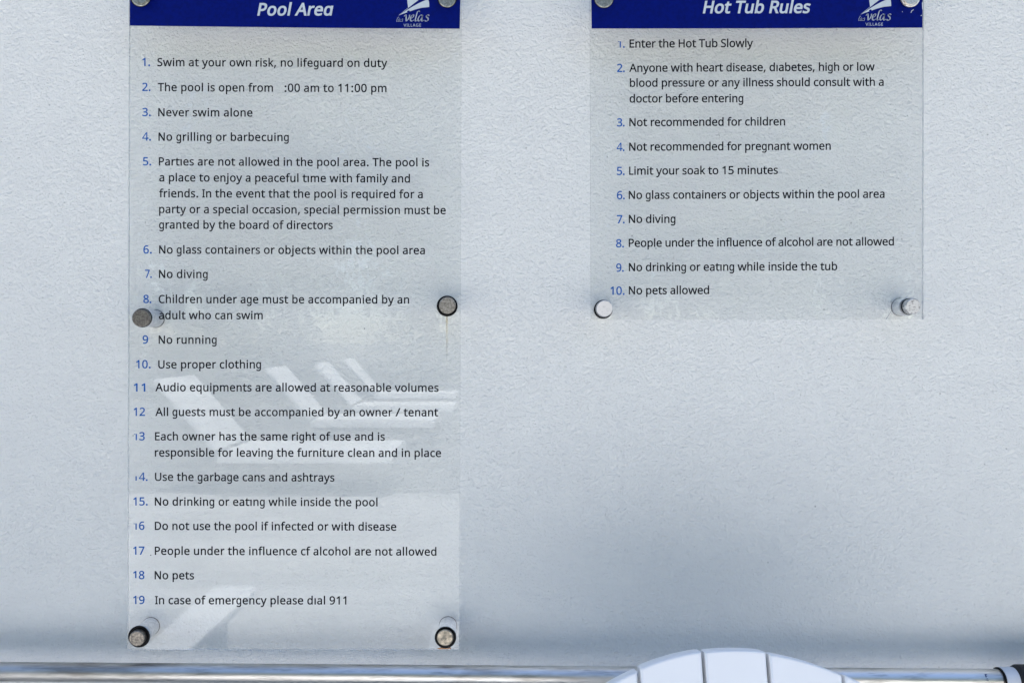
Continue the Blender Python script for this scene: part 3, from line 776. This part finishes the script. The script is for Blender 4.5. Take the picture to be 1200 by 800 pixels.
def standoff(parent, gx, gy, cx, cy, cr, gr, base, mat, label, stick=.0065, barrel_r=.0094, tilt=(0, 0), rim=False):
    """a metal spacer: barrel behind the panel, black gasket, cap in front.
    gx, gy gasket centre; cx, cy cap face centre as seen; base: wall end, all in grid units"""
    X, Z = PX(gx, gy)
    e = empty('standoff', (X, 0, Z))
    e.parent = parent
    e['label'] = label
    # barrel from the wall to the back of the panel
    bx, bz = base[0] * K, -base[1] * K
    bm = bmesh.new()
    n = 36
    D0 = -(YP + TH) - .0004
    prof = [(barrel_r * .98, -.001), (barrel_r, .0012), (barrel_r, D0 - .0008), (barrel_r * .94, D0)]
    vs = lathe(bm, prof, n)
    for v in vs:
        f = 1 - (-v.co.y) / D0
        v.co.x += bx * f
        v.co.z += bz * f
    obj('barrel', bm, M_BARREL, e, auto=35)
    bm = bmesh.new()
    lathe(bm, [(barrel_r + .0002, -.0008), (barrel_r + .0005, .0009), (barrel_r + .0003, .0013)], n, Matrix.Translation((bx, 0, bz)))
    obj('gap_shade_ring', bm, M_GAP_SHADE, e, auto=35)  # dark ring standing in for the shade of the gap at the wall
    # gasket in front of the panel
    bm = bmesh.new()
    g0 = -YP
    lathe(bm, [(gr * .97, g0 + .0001), (gr, g0 + .0004), (gr, g0 + .0011), (gr * .95, g0 + .0015)], n)
    obj('gasket', bm, M_GASKET, e, auto=35)
    # cap
    d1 = CAMD - stick                       # distance of the cap face from the camera
    k1 = d1 / CAMD
    fx = (cx - 600) * K * k1 - X
    fz = (CAMZ - (cy - 400) * K * k1) - Z
    bm = bmesh.new()
    prof = [(cr * .99, g0 + .0014), (cr, g0 + .0018), (cr, g0 + stick - .0009), (cr * .965, g0 + stick - .0003), (cr * .90, g0 + stick)]
    if rim:
        prof += [(cr * .74, g0 + stick), (cr * .70, g0 + stick + .0012)]
    prof += [(cr * .45, g0 + stick + (.0012 if rim else 0)), (cr * .02, g0 + stick + (.0012 if rim else 0))]
    vs = lathe(bm, prof, n)
    for v in vs:
        f = (-v.co.y - g0) / stick
        v.co.y += (tilt[0] * v.co.x + tilt[1] * v.co.z) * min(1, f)
        v.co.x += fx * f
        v.co.z += fz * f
    obj('cap', bm, mat, e, auto=16)
    return e

def logo(parent, dx, dy, y):
    D = lambda pts: [(a + dx, b + dy) for a, b in pts]
    # sails: a tall mainsail on the left, the sweeping jib under it
    main_ = curve_pts((466.8, 18.6), (478.2, 9.6), n=3) + curve_pts((478.2, 8.4), (477.2, 0), (477.6, -8), (480.4, -17), n=6) + \
        curve_pts((481.5, -15), (487, -8), (490.0, -1), (490.6, .2), n=5) + curve_pts((490.2, .6), (479.6, 8.9), (472.5, 14.6), n=4)
    jib = curve_pts((466.8, 18.8), (479.4, 10.6), (490.4, 4.4), (499.4, .3), n=5) + curve_pts((501.9, .0), (502.8, 3.6), (503.0, 8.6), n=4) + \
        curve_pts((494.0, 9.6), (486.4, 11.6), (480.4, 13.8), n=4) + [(479.4, 12.4), (476.8, 13.4), (477.4, 14.9)] + curve_pts((476.4, 15.2), (471.0, 17.0), (466.8, 18.8), n=3)[:-1]
    poly_part('sail', [D(clean(main_)), D(clean(jib))], y, M_LIGHT, parent)
    V, F = [], []
    vel = [
        curve_pts((473.9, 19.6), (474.9, 18.0), (475.9, 18.3), (476.0, 21), (476.2, 25.0), (478.2, 23.2), (479.9, 19.8), (479.9, 17.9), n=5),
        curve_pts((481.3, 22.0), (484.0, 20.6), (484.9, 18.4), (483.5, 17.9), (481.5, 20.2), (481.0, 23.6), (482.6, 25.2), (485.3, 23.6), n=5),
        curve_pts((491.8, 14.0), (490.4, 13.3), (489.2, 14.6), (487.8, 19), (486.7, 24.0), (487.4, 25.1), (489.2, 24.0), n=5),
        curve_pts((495.3, 18.9), (493.3, 18.0), (491.2, 19.8), (489.9, 23.2), (490.9, 25.1), (493.0, 23.6), (494.9, 20.2), (495.5, 18.4), n=5),
        curve_pts((495.5, 18.4), (494.6, 22.0), (494.3, 24.7), (495.4, 25.0), (496.9, 23.9), n=4),
        curve_pts((502.8, 18.9), (501.6, 17.8), (499.8, 18.6), (499.8, 20.2), (501.6, 22.0), (501.5, 24.3), (499.6, 25.3), (497.8, 24.4), n=5)]
    pen_strokes(V, F, [D(p) for p in vel], y, (.95, -.62), .26)
    las = [
        curve_pts((467.6, 20.8), (466.6, 20.5), (465.6, 22.4), (464.8, 25.2), (465.4, 25.9), (466.3, 25.3), n=3),
        curve_pts((468.9, 23.0), (467.7, 22.6), (466.6, 24.6), (467.1, 25.8), (468.3, 24.9), (469.0, 22.9), n=3),
        curve_pts((469.0, 22.9), (468.6, 25.2), (469.2, 25.8), (469.8, 25.2), n=3),
        curve_pts((472.4, 23.0), (471.4, 22.5), (470.9, 23.3), (471.9, 24.5), (471.5, 25.7), (470.2, 25.6), n=3)]
    pen_strokes(V, F, [D(p) for p in las], y, (.28, -.22), .12)
    me = bpy.data.meshes.new('logo_script')
    me.from_pydata(V, [], F)
    link_obj('logo_script', me, M_LIGHT, parent)
    lettering('logo_lettering', 'VILLAGE', 473 + dx, 493.4 + dx, 31.6 + dy, 31.6 + dy, 5.3, y, M_LIGHT, parent, spaced=True)

LEFT_LINES = [
    ("Swim at your own risk, no lifeguard on duty", 184.5, 454, 77.8, 78.8),
    ("The pool is open from", 185, 320, 107, 107.7),
    (":00 am to 11:00 pm", 333.5, 453, 107.8, 108.2),
    ("Never swim alone", 185.5, 296, 136.4, 136.8),
    ("No grilling or barbecuing", 185.8, 338.5, 165, 165.5),
    ("Par~es are not allowed in the pool area. The pool is", 186.2, 503, 193.9, 195.1),
    ("a place to enjoy a peaceful ~me with family and", 186.7, 480.5, 212.6, 214),
    ("friends. In the event that the pool is required for a", 186.5, 495.5, 231.2, 232.3),
    ("party or a special occasion, special permission must be", 186.5, 522.5, 249.7, 251),
    ("granted by the board of directors", 186.5, 390, 267.9, 268.5),
    ("No glass containers or objects within the pool area", 186.5, 498, 297.1, 297.9),
    ("No diving", 186.3, 243.5, 325.6, 325.8),
    ("Children under age must be accompanied by an", 186, 479.5, 355, 355.6),
    ("adult who can swim", 186.3, 308, 373.8, 373.9),
    ("No running", 186, 254, 402.5, 402.6),
    ("Use proper clothing", 185.5, 306, 431.4, 431.3),
    ("Audio equipments are allowed at reasonable volumes", 182, 514, 458.1, 458.7),
    ("All guests must be accompanied by an owner / tenant", 182, 513.5, 487, 487.4),
    ("Each owner has the same right of use and is", 181.7, 451, 515.5, 515.9),
    ("responsible for leaving the furniture clean and in place", 181.5, 517, 534.4, 535),
    ("Use the garbage cans and ashtrays", 181.7, 392, 562.9, 563.7),
    ("No drinking or ea~ng while inside the pool", 181.5, 442.5, 591.8, 592.6),
    ("Do not use the pool if infected or with disease", 181.5, 464.5, 620.3, 621.2),
    ("People under the influence cf alcohol are not allowed", 181.5, 511.5, 649.4, 650.4),
    ("No pets", 181.3, 227.5, 678, 678.2),
    ("In case of emergency please d\u0131al 911", 181.8, 406, 707.2, 707.5),
]
LEFT_NUMS = [
    ("1.", 166.7, 176, 77.6), ("2.", 166.7, 176.5, 106.8), ("3.", 166.8, 176.8, 136.2), ("4.", 166.8, 177, 164.8),
    ("5.", 167.6, 177.3, 193.8), ("6.", 168, 178, 297), ("7.", 170, 178, 325.4), ("8.", 168, 177.5, 354.9),
    ("9", 167.2, 174, 402.3), ("10.", 159.6, 176.7, 431.2), ("11", 156.7, 170.4, 458.4), ("12", 156.6, 170.2, 486.8),
    ("13", 156.6, 169.8, 515.4), ("14.", 156.4, 173.2, 562.8), ("15.", 156.2, 173.2, 591.6), ("16", 156.4, 169.4, 620.1),
    ("17", 156, 169.4, 649.2), ("18", 156, 169.4, 677.8), ("19", 156, 169.6, 706.9)]
RIGHT_LINES = [
    ("Enter the Hot Tub Slowly", 737.6, 882.5, 56.1, 55.4),
    ("Anyone with heart disease, d\u0131abetes, high or low", 737.2, 1025, 84.5, 83),
    ("blood pressure or any illness should consult with a", 738, 1035.5, 102, 100.8),
    ("doctor before entering", 737.7, 871, 120.4, 120),
    ("Not recommended for children", 737.4, 920, 148.1, 147.1),
    ("Not recommended for pregnant women", 737.2, 973.5, 176.8, 175.6),
    ("Limit your soak to 15 minutes", 737.2, 911.5, 204.9, 203.9),
    ("No glass containers or objects within the pool area", 736.7, 1036.5, 233.2, 231.8),
    ("No diving", 736.8, 791.5, 261.3, 261.1),
    ("People under the influence of alcohol are not allowed", 736.7, 1047.5, 289.3, 287.5),
    ("No drinking or ea~ng while inside the tub", 736.8, 981, 317.7, 316.5),
    ("No pets allowed", 736.8, 831, 344.8, 344.4),
]
RIGHT_NUMS = [("1.", 724, 732, 56.2), ("2.", 723, 732.2, 84.6), ("3.", 723, 732, 148.3), ("4.", 722.6, 731.8, 177),
              ("5.", 722.8, 732, 205.1), ("6.", 722.8, 732.2, 233.4), ("7.", 722.8, 732, 261.6), ("8.", 721.8, 731.2, 289.8),
              ("9.", 722, 731, 318.2), ("10.", 715.2, 732, 345.2)]
EM = 14.6

def print_on(panel_o, lines, nums, worn):
    for s, x0, x1, a, b in lines:
        lettering('lettering', s, x0, x1, a, b, EM, YPRINT, M_INK, panel_o, bold=17)
    for s, x0, x1, a in nums:
        lettering('rule_number', s, x0, x1, a, a + .05, EM, YPRINT, M_BLUE, panel_o, bold=17, cuts=worn.get(s))

# metals of the eight caps in view; tarnish plus painted dark and bright reflections
C_DARK = metal_mat('tarnish_reflection_brown_cap', (.34, .31, .27), (.18, .165, .15), .38, 420)
C_DARK2 = metal_mat('tarnish_reflection_dark_cap', (.25, .235, .21), (.13, .12, .11), .36, 500)
C_MID = metal_mat('tarnish_reflection_grey_cap', (.40, .38, .35), (.24, .22, .19), .40, 600)
C_BEIGE = metal_mat('corroded_beige_cap', (.62, .54, .43), (.27, .25, .21), .42, 330, (.35, .68))
C_PALE = metal_mat('pale_satin_cap', (.50, .51, .53), (.43, .44, .46), .45, 260, (.3, .5))
C_MOTTLE = metal_mat('mottled_pale_cap', (.50, .515, .53), (.22, .22, .23), .4, 420, (.36, .5))
C_TOP = metal_mat('grey_green_cap', (.50, .50, .45), (.26, .27, .24), .36, 380)
C_TOPW = metal_mat('whitened_cap', (.85, .82, .77), (.55, .50, .44), .42, 330, (.38, .5))

# left sign
s1 = empty('pool_rules_sign', (0, 0, 0))
tag(s1, 'tall clear panel with navy header listing nineteen pool area rules', 'sign', 'clear rule signs on the wall')
p1 = panel(s1, (151.2, -17.5), (540.8, -17.0), (538.2, 760.7), (149.2, 760.7))
hb = poly_part('header_band', [[(152.4, -16.5), (539.8, -16.0), (538.8, 34.0), (400, 33.2), (152.2, 30.4)]], YPRINT + .0001, M_NAVY, s1)

lettering('header_lettering', 'Pool Are\u0103', 301.6, 388.6, 18.3, 18.2, 21.9, YPRINT, M_LIGHT, hb, bold=24, slant=.19)
logo(hb, 0, 0, YPRINT)
print_on(p1, LEFT_LINES, LEFT_NUMS, {'13': {0: (0, 500)}, '14.': {0: (0, 360)}, '16': {0: (0, 500)}, '18': {0: (62, 640)}})
for q_ in ([(176.2, 649.6), (177.4, 649.5), (177.3, 650.7), (176.3, 650.6)], [(426.6, 384.3), (427.7, 384.2), (427.6, 385.4), (426.7, 385.3)]):
    poly_part('speck', [q_], YPRINT, M_INK, p1)
standoff(s1, 165, -3.0, 165, -3.5, .0100, .0108, (0, 0), C_TOP, 'grey cap with a bright lower rim, at the upper left corner', rim=True)
standoff(s1, 524, -1.4, 524, -1.2, .0091, .0102, (0, 0), C_TOP, 'grey green mottled cap, at the upper right corner')
standoff(s1, 167.2, 372.3, 165.2, 372.5, .0094, .0101, (-1, 0), C_DARK2, 'dark brown cap beside rule eight, on the left edge', stick=.0078, tilt=(.06, .02))
standoff(s1, 524.1, 358.6, 524.3, 357.4, .0087, .0110, (-2, -2), C_MID, 'grey cap in a thick black ring above the rust streak', stick=.0055)
standoff(s1, 163.4, 745.0, 160.2, 747.8, .0080, .0114, (-3, 1), C_DARK, 'brown cap pulled down to the left, at the lower left corner', stick=.0080)
standoff(s1, 522.1, 746.0, 521.5, 746.8, .0085, .0113, (0, -1), C_BEIGE, 'corroded beige cap with orange rust below, at the lower right corner', stick=.006)
X_, Z_ = PX(523.6, 371)
streak = poly_part('rust_streak', [[(522.5, 370), (524.9, 370), (524.6, 400), (524.2, 436), (523.0, 436), (522.8, 400)]], YP - .0004, None, p1)
streak.data.materials.append(rust_mat('pale_rust_run', (.42, .33, .13), PX(0, 434)[1], PX(0, 366)[1], .62))
rz = poly_part('rust_stain', [curve_pts((512.0, 759.0), (517, 757.8), (522, 757.6), (527.5, 757.7), (528.6, 759.6), (522, 760.0), (514, 760.1), n=4)], YP - .0004, None, p1)
rz.data.materials.append(rust_mat('orange_rust_spot', (.50, .20, .04), PX(0, 772)[1], PX(0, 757)[1], .9))

# right sign
s2 = empty('hot_tub_rules_sign', (0, 0, 0))
tag(s2, 'shorter clear panel with navy header listing ten hot tub rules', 'sign', 'clear rule signs on the wall')
p2 = panel(s2, (691.3, -17.5), (1082.6, -17.5), (1082.2, 374.0), (692.7, 374.3))
hb2 = poly_part('header_band', [[(692.6, -16.5), (1081.4, -16.5), (1081.0, 32.8), (880, 33.6), (693.3, 33.8)]], YPRINT + .0001, M_NAVY, s2)
lettering('header_lettering', 'Hot Tub Rules', 823.6, 948.2, 15.7, 15.4, 21.9, YPRINT, M_LIGHT, hb2, bold=24, slant=.19)
logo(hb2, 541.2, -1.1, YPRINT)
print_on(p2, RIGHT_LINES, RIGHT_NUMS, {'1.': {0: (0, 500)}})
standoff(s2, 707.6, -1.0, 708, -1.4, .0096, .0103, (0, 0), C_TOP, 'grey green cap with a pale lower rim, at the upper left corner')
standoff(s2, 1065.8, -2.0, 1067, -2.6, .0100, .0104, (0, 0), C_TOPW, 'whitened cap with a flaking beige ring, at the upper right corner', rim=True)
standoff(s2, 706.9, 362.4, 708.6, 361.2, .0087, .0099, (3.5, -1), C_PALE, 'nearly white satin cap, at the lower left corner', stick=.006, tilt=(-.04, -.16))
standoff(s2, 1065.5, 359.2, 1070.2, 359.0, .0083, .0088, (7, -1), C_MOTTLE, 'mottled pale cap standing out on its long spacer, at the lower right corner', stick=.0085, tilt=(.03, -.13))
poly_part('crack', [[(1044.4, 363.6), (1045.2, 364.0), (1038.9, 373.9), (1037.5, 373.9)]], YPRINT, M_EDGE, p2)
poly_part('scratch', [[(1067.1, 15.4), (1067.9, 12.9), (1070.4, 11.4), (1070.6, 12.0), (1068.7, 13.3), (1067.8, 15.5)],
                      [(1057.0, 13.9), (1057.8, 13.8), (1057.7, 14.5), (1057.1, 14.6)],
                      [(1080.3, 3.5), (1081.4, 3.0), (1081.4, 12.4), (1080.6, 10.4)],
                      [(1078.8, 18.4), (1080, 17.8), (1080.1, 18.8), (1079.2, 19.4)]], YPRINT, M_LIGHT, p2)

# ------------------------------------------------------------------ telescopic pole
def pole():
    A = Vector((-1.10, -.0115, .8485))
    P0 = Vector((-.5333, -.042, .8566))
    P1 = Vector((.5067, -.042, .8485))
    d = (P1 - P0).normalized()
    A = P0 - d * .575
    m, t, b = mk('scratched_aluminium')
    tc = N(t, 'ShaderNodeTexCoord').outputs['Object']
    n1 = noise(t, 60, 4, .7, tc, (.12, 1, 1))
    n2 = noise(t, 260, 3, .7, tc, (.10, 1, 1))
    n3 = noise(t, 3.0, 2, .5, tc, (.6, 1, 1))
    c = ramp(t, n1.outputs[0], [(.36, (.42, .40, .37)), (.54, (.76, .75, .73))])
    mx = N(t, 'ShaderNodeMix', data_type='RGBA', blend_type='MULTIPLY')
    mx.inputs[0].default_value = 1
    c2 = ramp(t, n2.outputs[0], [(.30, (.62, .62, .62)), (.46, (1, 1, 1))])
    t.links.new(c.outputs[0], mx.inputs[6])
    t.links.new(c2.outputs[0], mx.inputs[7])
    t.links.new(mx.outputs[2], b.inputs['Base Color'])
    b.inputs['Metallic'].default_value = 1
    rr = ramp(t, n3.outputs[0], [(.35, (.44,) * 3), (.65, (.30,) * 3)])
    sp = N(t, 'ShaderNodeSeparateXYZ')          # the outer section is duller and more scratched
    t.links.new(tc, sp.inputs[0])
    mr = N(t, 'ShaderNodeMapRange')
    mr.inputs[1].default_value = .55
    mr.inputs[2].default_value = 1.25
    mr.inputs[3].default_value = .12
    mr.inputs[4].default_value = 0
    t.links.new(sp.outputs[0], mr.inputs[0])
    ad = N(t, 'ShaderNodeMath', operation='ADD')
    t.links.new(rr.outputs[0], ad.inputs[0])
    t.links.new(mr.outputs[0], ad.inputs[1])
    t.links.new(ad.outputs[0], b.inputs['Roughness'])
    mr2 = N(t, 'ShaderNodeMapRange')
    mr2.inputs[1].default_value = .55
    mr2.inputs[2].default_value = 1.1
    mr2.inputs[3].default_value = .66
    mr2.inputs[4].default_value = 1
    t.links.new(sp.outputs[0], mr2.inputs[0])
    m3 = N(t, 'ShaderNodeMix', data_type='RGBA', blend_type='MULTIPLY')
    m3.inputs[0].default_value = 1
    t.links.new(mx.outputs[2], m3.inputs[6])
    t.links.new(mr2.outputs[0], m3.inputs[7])
    t.links.new(m3.outputs[2], b.inputs['Base Color'])
    t.links.new(bump(t, n2.outputs[0], .5, .0005), b.inputs['Normal'])
    e = empty('pool_pole', A)
    tag(e, 'long metal telescopic pool pole lying along the wall under both signs, black grip at right', 'pole')
    r = .0090
    Q = P0 + d * 1.0415
    rq = .0102
    bm = bmesh.new()
    tube(bm, (0, 0, 0), Q - A, r, rq, n=48)
    obj('tube', bm, m, e, auto=40)
    bm = bmesh.new()
    tube(bm, Vector((0, 0, 0)) - d * .02, d * .0, r * 1.12)
    obj('end_plug', bm, M_GASKET, e, auto=40)
    r = rq
    bm = bmesh.new()
    tube(bm, Q - A - d * .0012, Q - A + d * .0006, r * 1.16)
    obj('seal_ring', bm, M_GASKET, e, auto=40)
    bm = bmesh.new()
    tube(bm, Q - A + d * .0004, Q - A + d * .003, r * 1.12, r * 1.2)
    tube(bm, Q - A + d * .003, Q - A + d * .0165, r * 1.2)
    obj('collar', bm, paint_mat('worn_grey_white_collar', (.62, .64, .68), .35, 60, .1), e, auto=40)
    bm = bmesh.new()
    tube(bm, Q - A + d * .0145, Q - A + d * .019, r * 1.22, r * 1.45)
    tube(bm, Q - A + d * .019, Q - A + d * .40, r * 1.45)
    for k in range(14):
        tube(bm, Q - A + d * (.04 + k * .024), Q - A + d * (.048 + k * .024), r * 1.55)
    obj('grip', bm, paint_mat('black_foam_grip', (.012, .012, .014), .75, 300, .2, .4), e, auto=40)
    # small dark stamp on the tube, just left of the collar
    V, F = [], []
    ups = [[(0, 0), (4.2, 0), (4.2, .9), (1, .9), (1, 2.4), (0, 2.4)], [(2.0, 1.0), (2.9, 1.0), (2.9, 2.0), (2.0, 2.0)],
           [(5.6, .2), (6.4, .2), (6.4, 1.8), (5.6, 1.8)], [(7.4, .2), (8.1, .2), (8.1, 2.2), (7.4, 2.2)]]
    u = Vector((0, -1, 0)); u = (u - d * u.dot(d)).normalized()
    v = d.cross(u).normalized()
    if v.z < 0:
        v = -v
    for p in ups:
        b0 = len(V)
        for a, c_ in p:
            ang = R(52) - a * .00078 / r
            q = P0 - A + d * (1.0215 + c_ * .0010) + (u * math.cos(ang) + v * math.sin(ang)) * (r + .0002)
            V.append(tuple(q))
        F.append(list(range(b0, len(V))))
    me = bpy.data.meshes.new('stamped_mark')
    me.from_pydata(V, [], F)
    link_obj('stamped_mark', me, ink_mat('blue_black_stamp', (.03, .05, .14)), e)
    # brackets carrying the pole, one at each end outside the signs
    for k, lab in ((.14, 'small steel bracket under the left end of the pool pole'), (1.88, 'small steel bracket under the grip end of the pool pole')):
        p = A + d * k
        h = empty('wall_bracket', (p.x, 0, p.z))
        tag(h, lab, 'bracket', 'brackets holding the pole')
        bm = bmesh.new()
        box(bm, -.015, .015, -.003, 0, -.05, .03, .001)
        obj('plate', bm, M_SCREW, h)
        bm = bmesh.new()
        yy = -p.y
        rr_ = r * 1.46 if k > 1 else .0091
        box(bm, -.008, .008, -(yy + rr_ + .004), -.003, -rr_ - .004, -rr_ - .001)
        box(bm, -.008, .008, -(yy + rr_ + .004), -(yy + rr_ + .001), -rr_ - .001, .004)
        obj('arm', bm, M_SCREW, h)

pole()

# ------------------------------------------------------------------ fan-back chairs of plastic planks
def chair(name='plank_chair'):
    """origin: on the deck below the top of the back; the seat runs out along -y"""
    root = empty(name)
    th = .019
    lean = R(15)
    top = .943
    c, s_ = math.cos(lean), math.sin(lean)
    # back frame: u across, v up along the back, v = 0 at the very top
    Mb = Matrix.Translation((0, 0, top)) @ Matrix.Rotation(-lean, 4, 'X')
    RR = .226
    def arc(x):
        return -(RR - math.sqrt(RR * RR - x * x)) if abs(x) < RR else -RR
    edges = [(-.1345, -.0825), (-.0795, -.0282), (-.0252, .0254), (.0285, .0868), (.0895, .1440)]
    for k, (a, b_) in enumerate(edges):
        drop = (0, .0010, .0002, -.0012, .0)[k]
        n = 16
        pts = []
        for i in range(n + 1):
            x = a + (b_ - a) * i / n
            z = arc(x) / c + drop
            # every plank's upper corners are eased
            dd = min(x - a, b_ - x)
            if dd < .0001:
                z -= .0004
            pts.append((x, z))
        # planks taper slightly to the seat
        pts = [(b_ * .86, -.72)] + pts[::-1] + [(a * .86, -.72)]
        bm = bmesh.new()
        prism(bm, pts[::-1], 0, th, bev=.0022, M=Mb, seg=3)
        obj('back_plank', bm, M_WHITE, root, auto=40)
    for v in (-.30, -.60):
        bm = bmesh.new()
        wd = .135 if v > -.5 else .14
        box(bm, -wd, wd, th + .0005, th + .03, v - .035, v + .035, .003, Mb)
        obj('back_rail', bm, M_WHITE, root, auto=40)
    hy = -.19
    zs = .235
    for k in range(6):
        y = -.215 - k * .087
        z = .245 + k * .024
        Ms = Matrix.Translation((0, y, z)) @ Matrix.Rotation(R(-15.5), 4, 'X')
        bm = bmesh.new()
        box(bm, -.26, .26, -.078, 0, 0, .02, .003, Ms)
        obj('seat_plank', bm, M_WHITE, root, auto=40)
    for sx in (-1, 1):
        bm = bmesh.new()
        # side rail doubling as the rear leg
        pts = [(-.72, .30), (-.72, .39), (-.66, .385), (-.20, .255), (.12, .05), (.12, 0), (.03, 0), (-.20, .16)]
        Mr = Matrix.Translation((sx * .272, 0, 0)) @ Matrix.Rotation(R(90), 4, 'Z')
        prism(bm, [(p, q) for p, q in pts], -.011, .011, bev=.003, M=Mr)
        obj('side_rail', bm, M_WHITE, root, auto=40)
        bm = bmesh.new()
        box(bm, sx * .285 - (0 if sx > 0 else .022), sx * .285 + (.022 if sx > 0 else 0), -.69, -.60, 0, .5455, .003)
        obj('leg', bm, M_WHITE, root, auto=40)
        # arm: board with rounded front corners
        w2 = .058
        cx = sx * .305
        out = []
        for a in range(0, 181, 12):
            rr = .035
            ang = R(a)
            ccx = (w2 - rr) * (1 if a <= 90 else -1)
            out.append((cx + ccx + rr * math.cos(ang), -(.765 - rr) - rr * math.sin(ang)))
        out = [(cx + w2 * .75, -.08)] + out + [(cx - w2 * .75, -.08)]
        bm = bmesh.new()
        Ma = Matrix.Translation((0, 0, .546)) @ Matrix.Rotation(R(90), 4, 'X')
        prism(bm, [(a, -b2) for a, b2 in out], -.02, 0, bev=.003,
              M=Matrix.Translation((0, 0, .546)) @ Matrix(((1, 0, 0, 0), (0, 0, -1, 0), (0, -1, 0, 0), (0, 0, 0, 1))))
        obj('arm', bm, M_WHITE, root, auto=40)
    bm = bmesh.new()
    box(bm, -.33, .33, -.115, -.075, .51, .5455, .003)
    obj('arm_rail', bm, M_WHITE, root, auto=40)
    return root

ch = chair()
ch.location = (.186, -.202, 0)
tag(ch, 'white fan back plank chair in front of the pole, standing between the two signs', 'chair', 'white plank chairs by the wall')
ch2 = copy_tree(ch)
ch2.location = (-1.02, -.46, 0)
ch2['label'] = 'white plank chair left of the tall sign, only its arm mirrored in the panel'

# ------------------------------------------------------------------ loungers out on the terrace, mirrored in the tall panel
def lounger():
    root = empty('sun_lounger')
    L, W, H = 1.34, .74, .34
    for y in (0, W - .05):
        bm = bmesh.new()
        box(bm, 0, L, -y - .05, -y, H - .07, H - .005, .004)
        obj('side_rail', bm, M_LOUNGE, root)
    for i in range(11):
        x = .02 + i * .12
        bm = bmesh.new()
        box(bm, x, x + .114, -W + .004, -.004, H - .004, H + .014)
        obj('seat_slat', bm, M_LOUNGE, root)
    Mb = Matrix.Translation((0, 0, H)) @ Matrix.Rotation(R(49), 4, 'Y')
    for i in range(6):
        bm = bmesh.new()
        x = -.03 - i * .12
        box(bm, x - .115, x, -W + .004, -.004, 0, .018, M=Mb)
        obj('back_slat', bm, M_LOUNGE, root)
    for y in (.05, W - .09):
        bm = bmesh.new()
        box(bm, -.74, -.02, -y - .04, -y, -.032, -.001, M=Mb)
        obj('back_frame', bm, M_LOUNGE, root)
    for x in (.04, L - .12):
        for y in (0, W - .05):
            bm = bmesh.new()
            box(bm, x, x + .035, -y - .04, -y - .01, 0, H - .071)
            obj('leg', bm, M_LEG, root)
    return root

lg = lounger()
spots = [(5.86, -2.25), (8.30, -2.18), (10.1, -2.11), (12.5, -2.25)]
labs = ['white slatted sun lounger nearest the wall', 'white slatted sun lounger second from the wall',
        'white slatted sun lounger third from the wall', 'white slatted sun lounger farthest from the wall']
for k, (t_, x_) in enumerate(spots):
    o = lg if k == 0 else copy_tree(lg)
    o.location = (x_, CAMD - .032 - .0 - t_ + .0, 0)
    tag(o, labs[k] + ', mirrored in the tall panel', 'sun lounger', 'sun loungers on the terrace')

# ------------------------------------------------------------------ unseen trees, added beyond the terrace to darken the panels' reflections
def trees():
    m, t, b = mk('dark_green_leaves')
    oi = noise(t, 2.2, 3, .6)
    c = ramp(t, oi.outputs[0], [(.35, (.028, .055, .018)), (.65, (.065, .11, .035))])
    t.links.new(c.outputs[0], b.inputs['Base Color'])
    b.inputs['Roughness'].default_value = .6
    bark = paint_mat('grey_bark', (.16, .13, .10), .9, 12, .3, .6, .01)
    root = empty('tree')
    bm = bmesh.new()
    tube(bm, (0, 0, 0), (.1, 0, 1.6), .16, .12, 10)
    tube(bm, (.1, 0, 1.5), (-.5, .2, 3.6), .11, .05, 8)
    tube(bm, (.1, 0, 1.5), (.8, -.1, 3.9), .10, .05, 8)
    tube(bm, (.1, 0, 1.5), (.1, .3, 5.0), .09, .04, 8)
    obj('trunk', bm, bark, root)
    V, F = [], []
    rng = random.Random(3)
    cl = [(rng.uniform(-1.9, 1.9), rng.uniform(-1.1, 1.1), rng.uniform(.1, 6.4), rng.uniform(.7, 1.15)) for _ in range(52)]
    for cx, cy, cz, r in cl:
        for _ in range(190):
            d = Vector((rng.gauss(0, 1), rng.gauss(0, 1), rng.gauss(0, 1))).normalized() * r * rng.uniform(.5, 1)
            p = Vector((cx, cy, cz + .4)) + d
            a = Vector((rng.gauss(0, 1), rng.gauss(0, 1), rng.gauss(0, 1))).normalized()
            b2 = a.cross(Vector((rng.gauss(0, 1), rng.gauss(0, 1), rng.gauss(0, 1)))).normalized()
            s = rng.uniform(.09, .17)
            b0 = len(V)
            V += [tuple(p - a * s), tuple(p + b2 * s * .5), tuple(p + a * s), tuple(p - b2 * s * .5)]
            F.append([b0, b0 + 1, b0 + 2, b0 + 3])
    me = bpy.data.meshes.new('crown')
    me.from_pydata(V, [], F)
    link_obj('crown', me, m, root)
    for k in range(10):
        o = root if k == 0 else copy_tree(root)
        o.location = (-13.5 + k * 2.9, -16.2 - .5 * (k % 3), -.02)
        o.rotation_euler = (0, 0, k * 1.3)
        o.scale = (1, 1, 1.35 + .05 * ((k * 7) % 4))
        tag(o, 'leafy dark green tree out of view, added to darken reflections in the panels', 'tree', 'trees added for dark reflections')

trees()
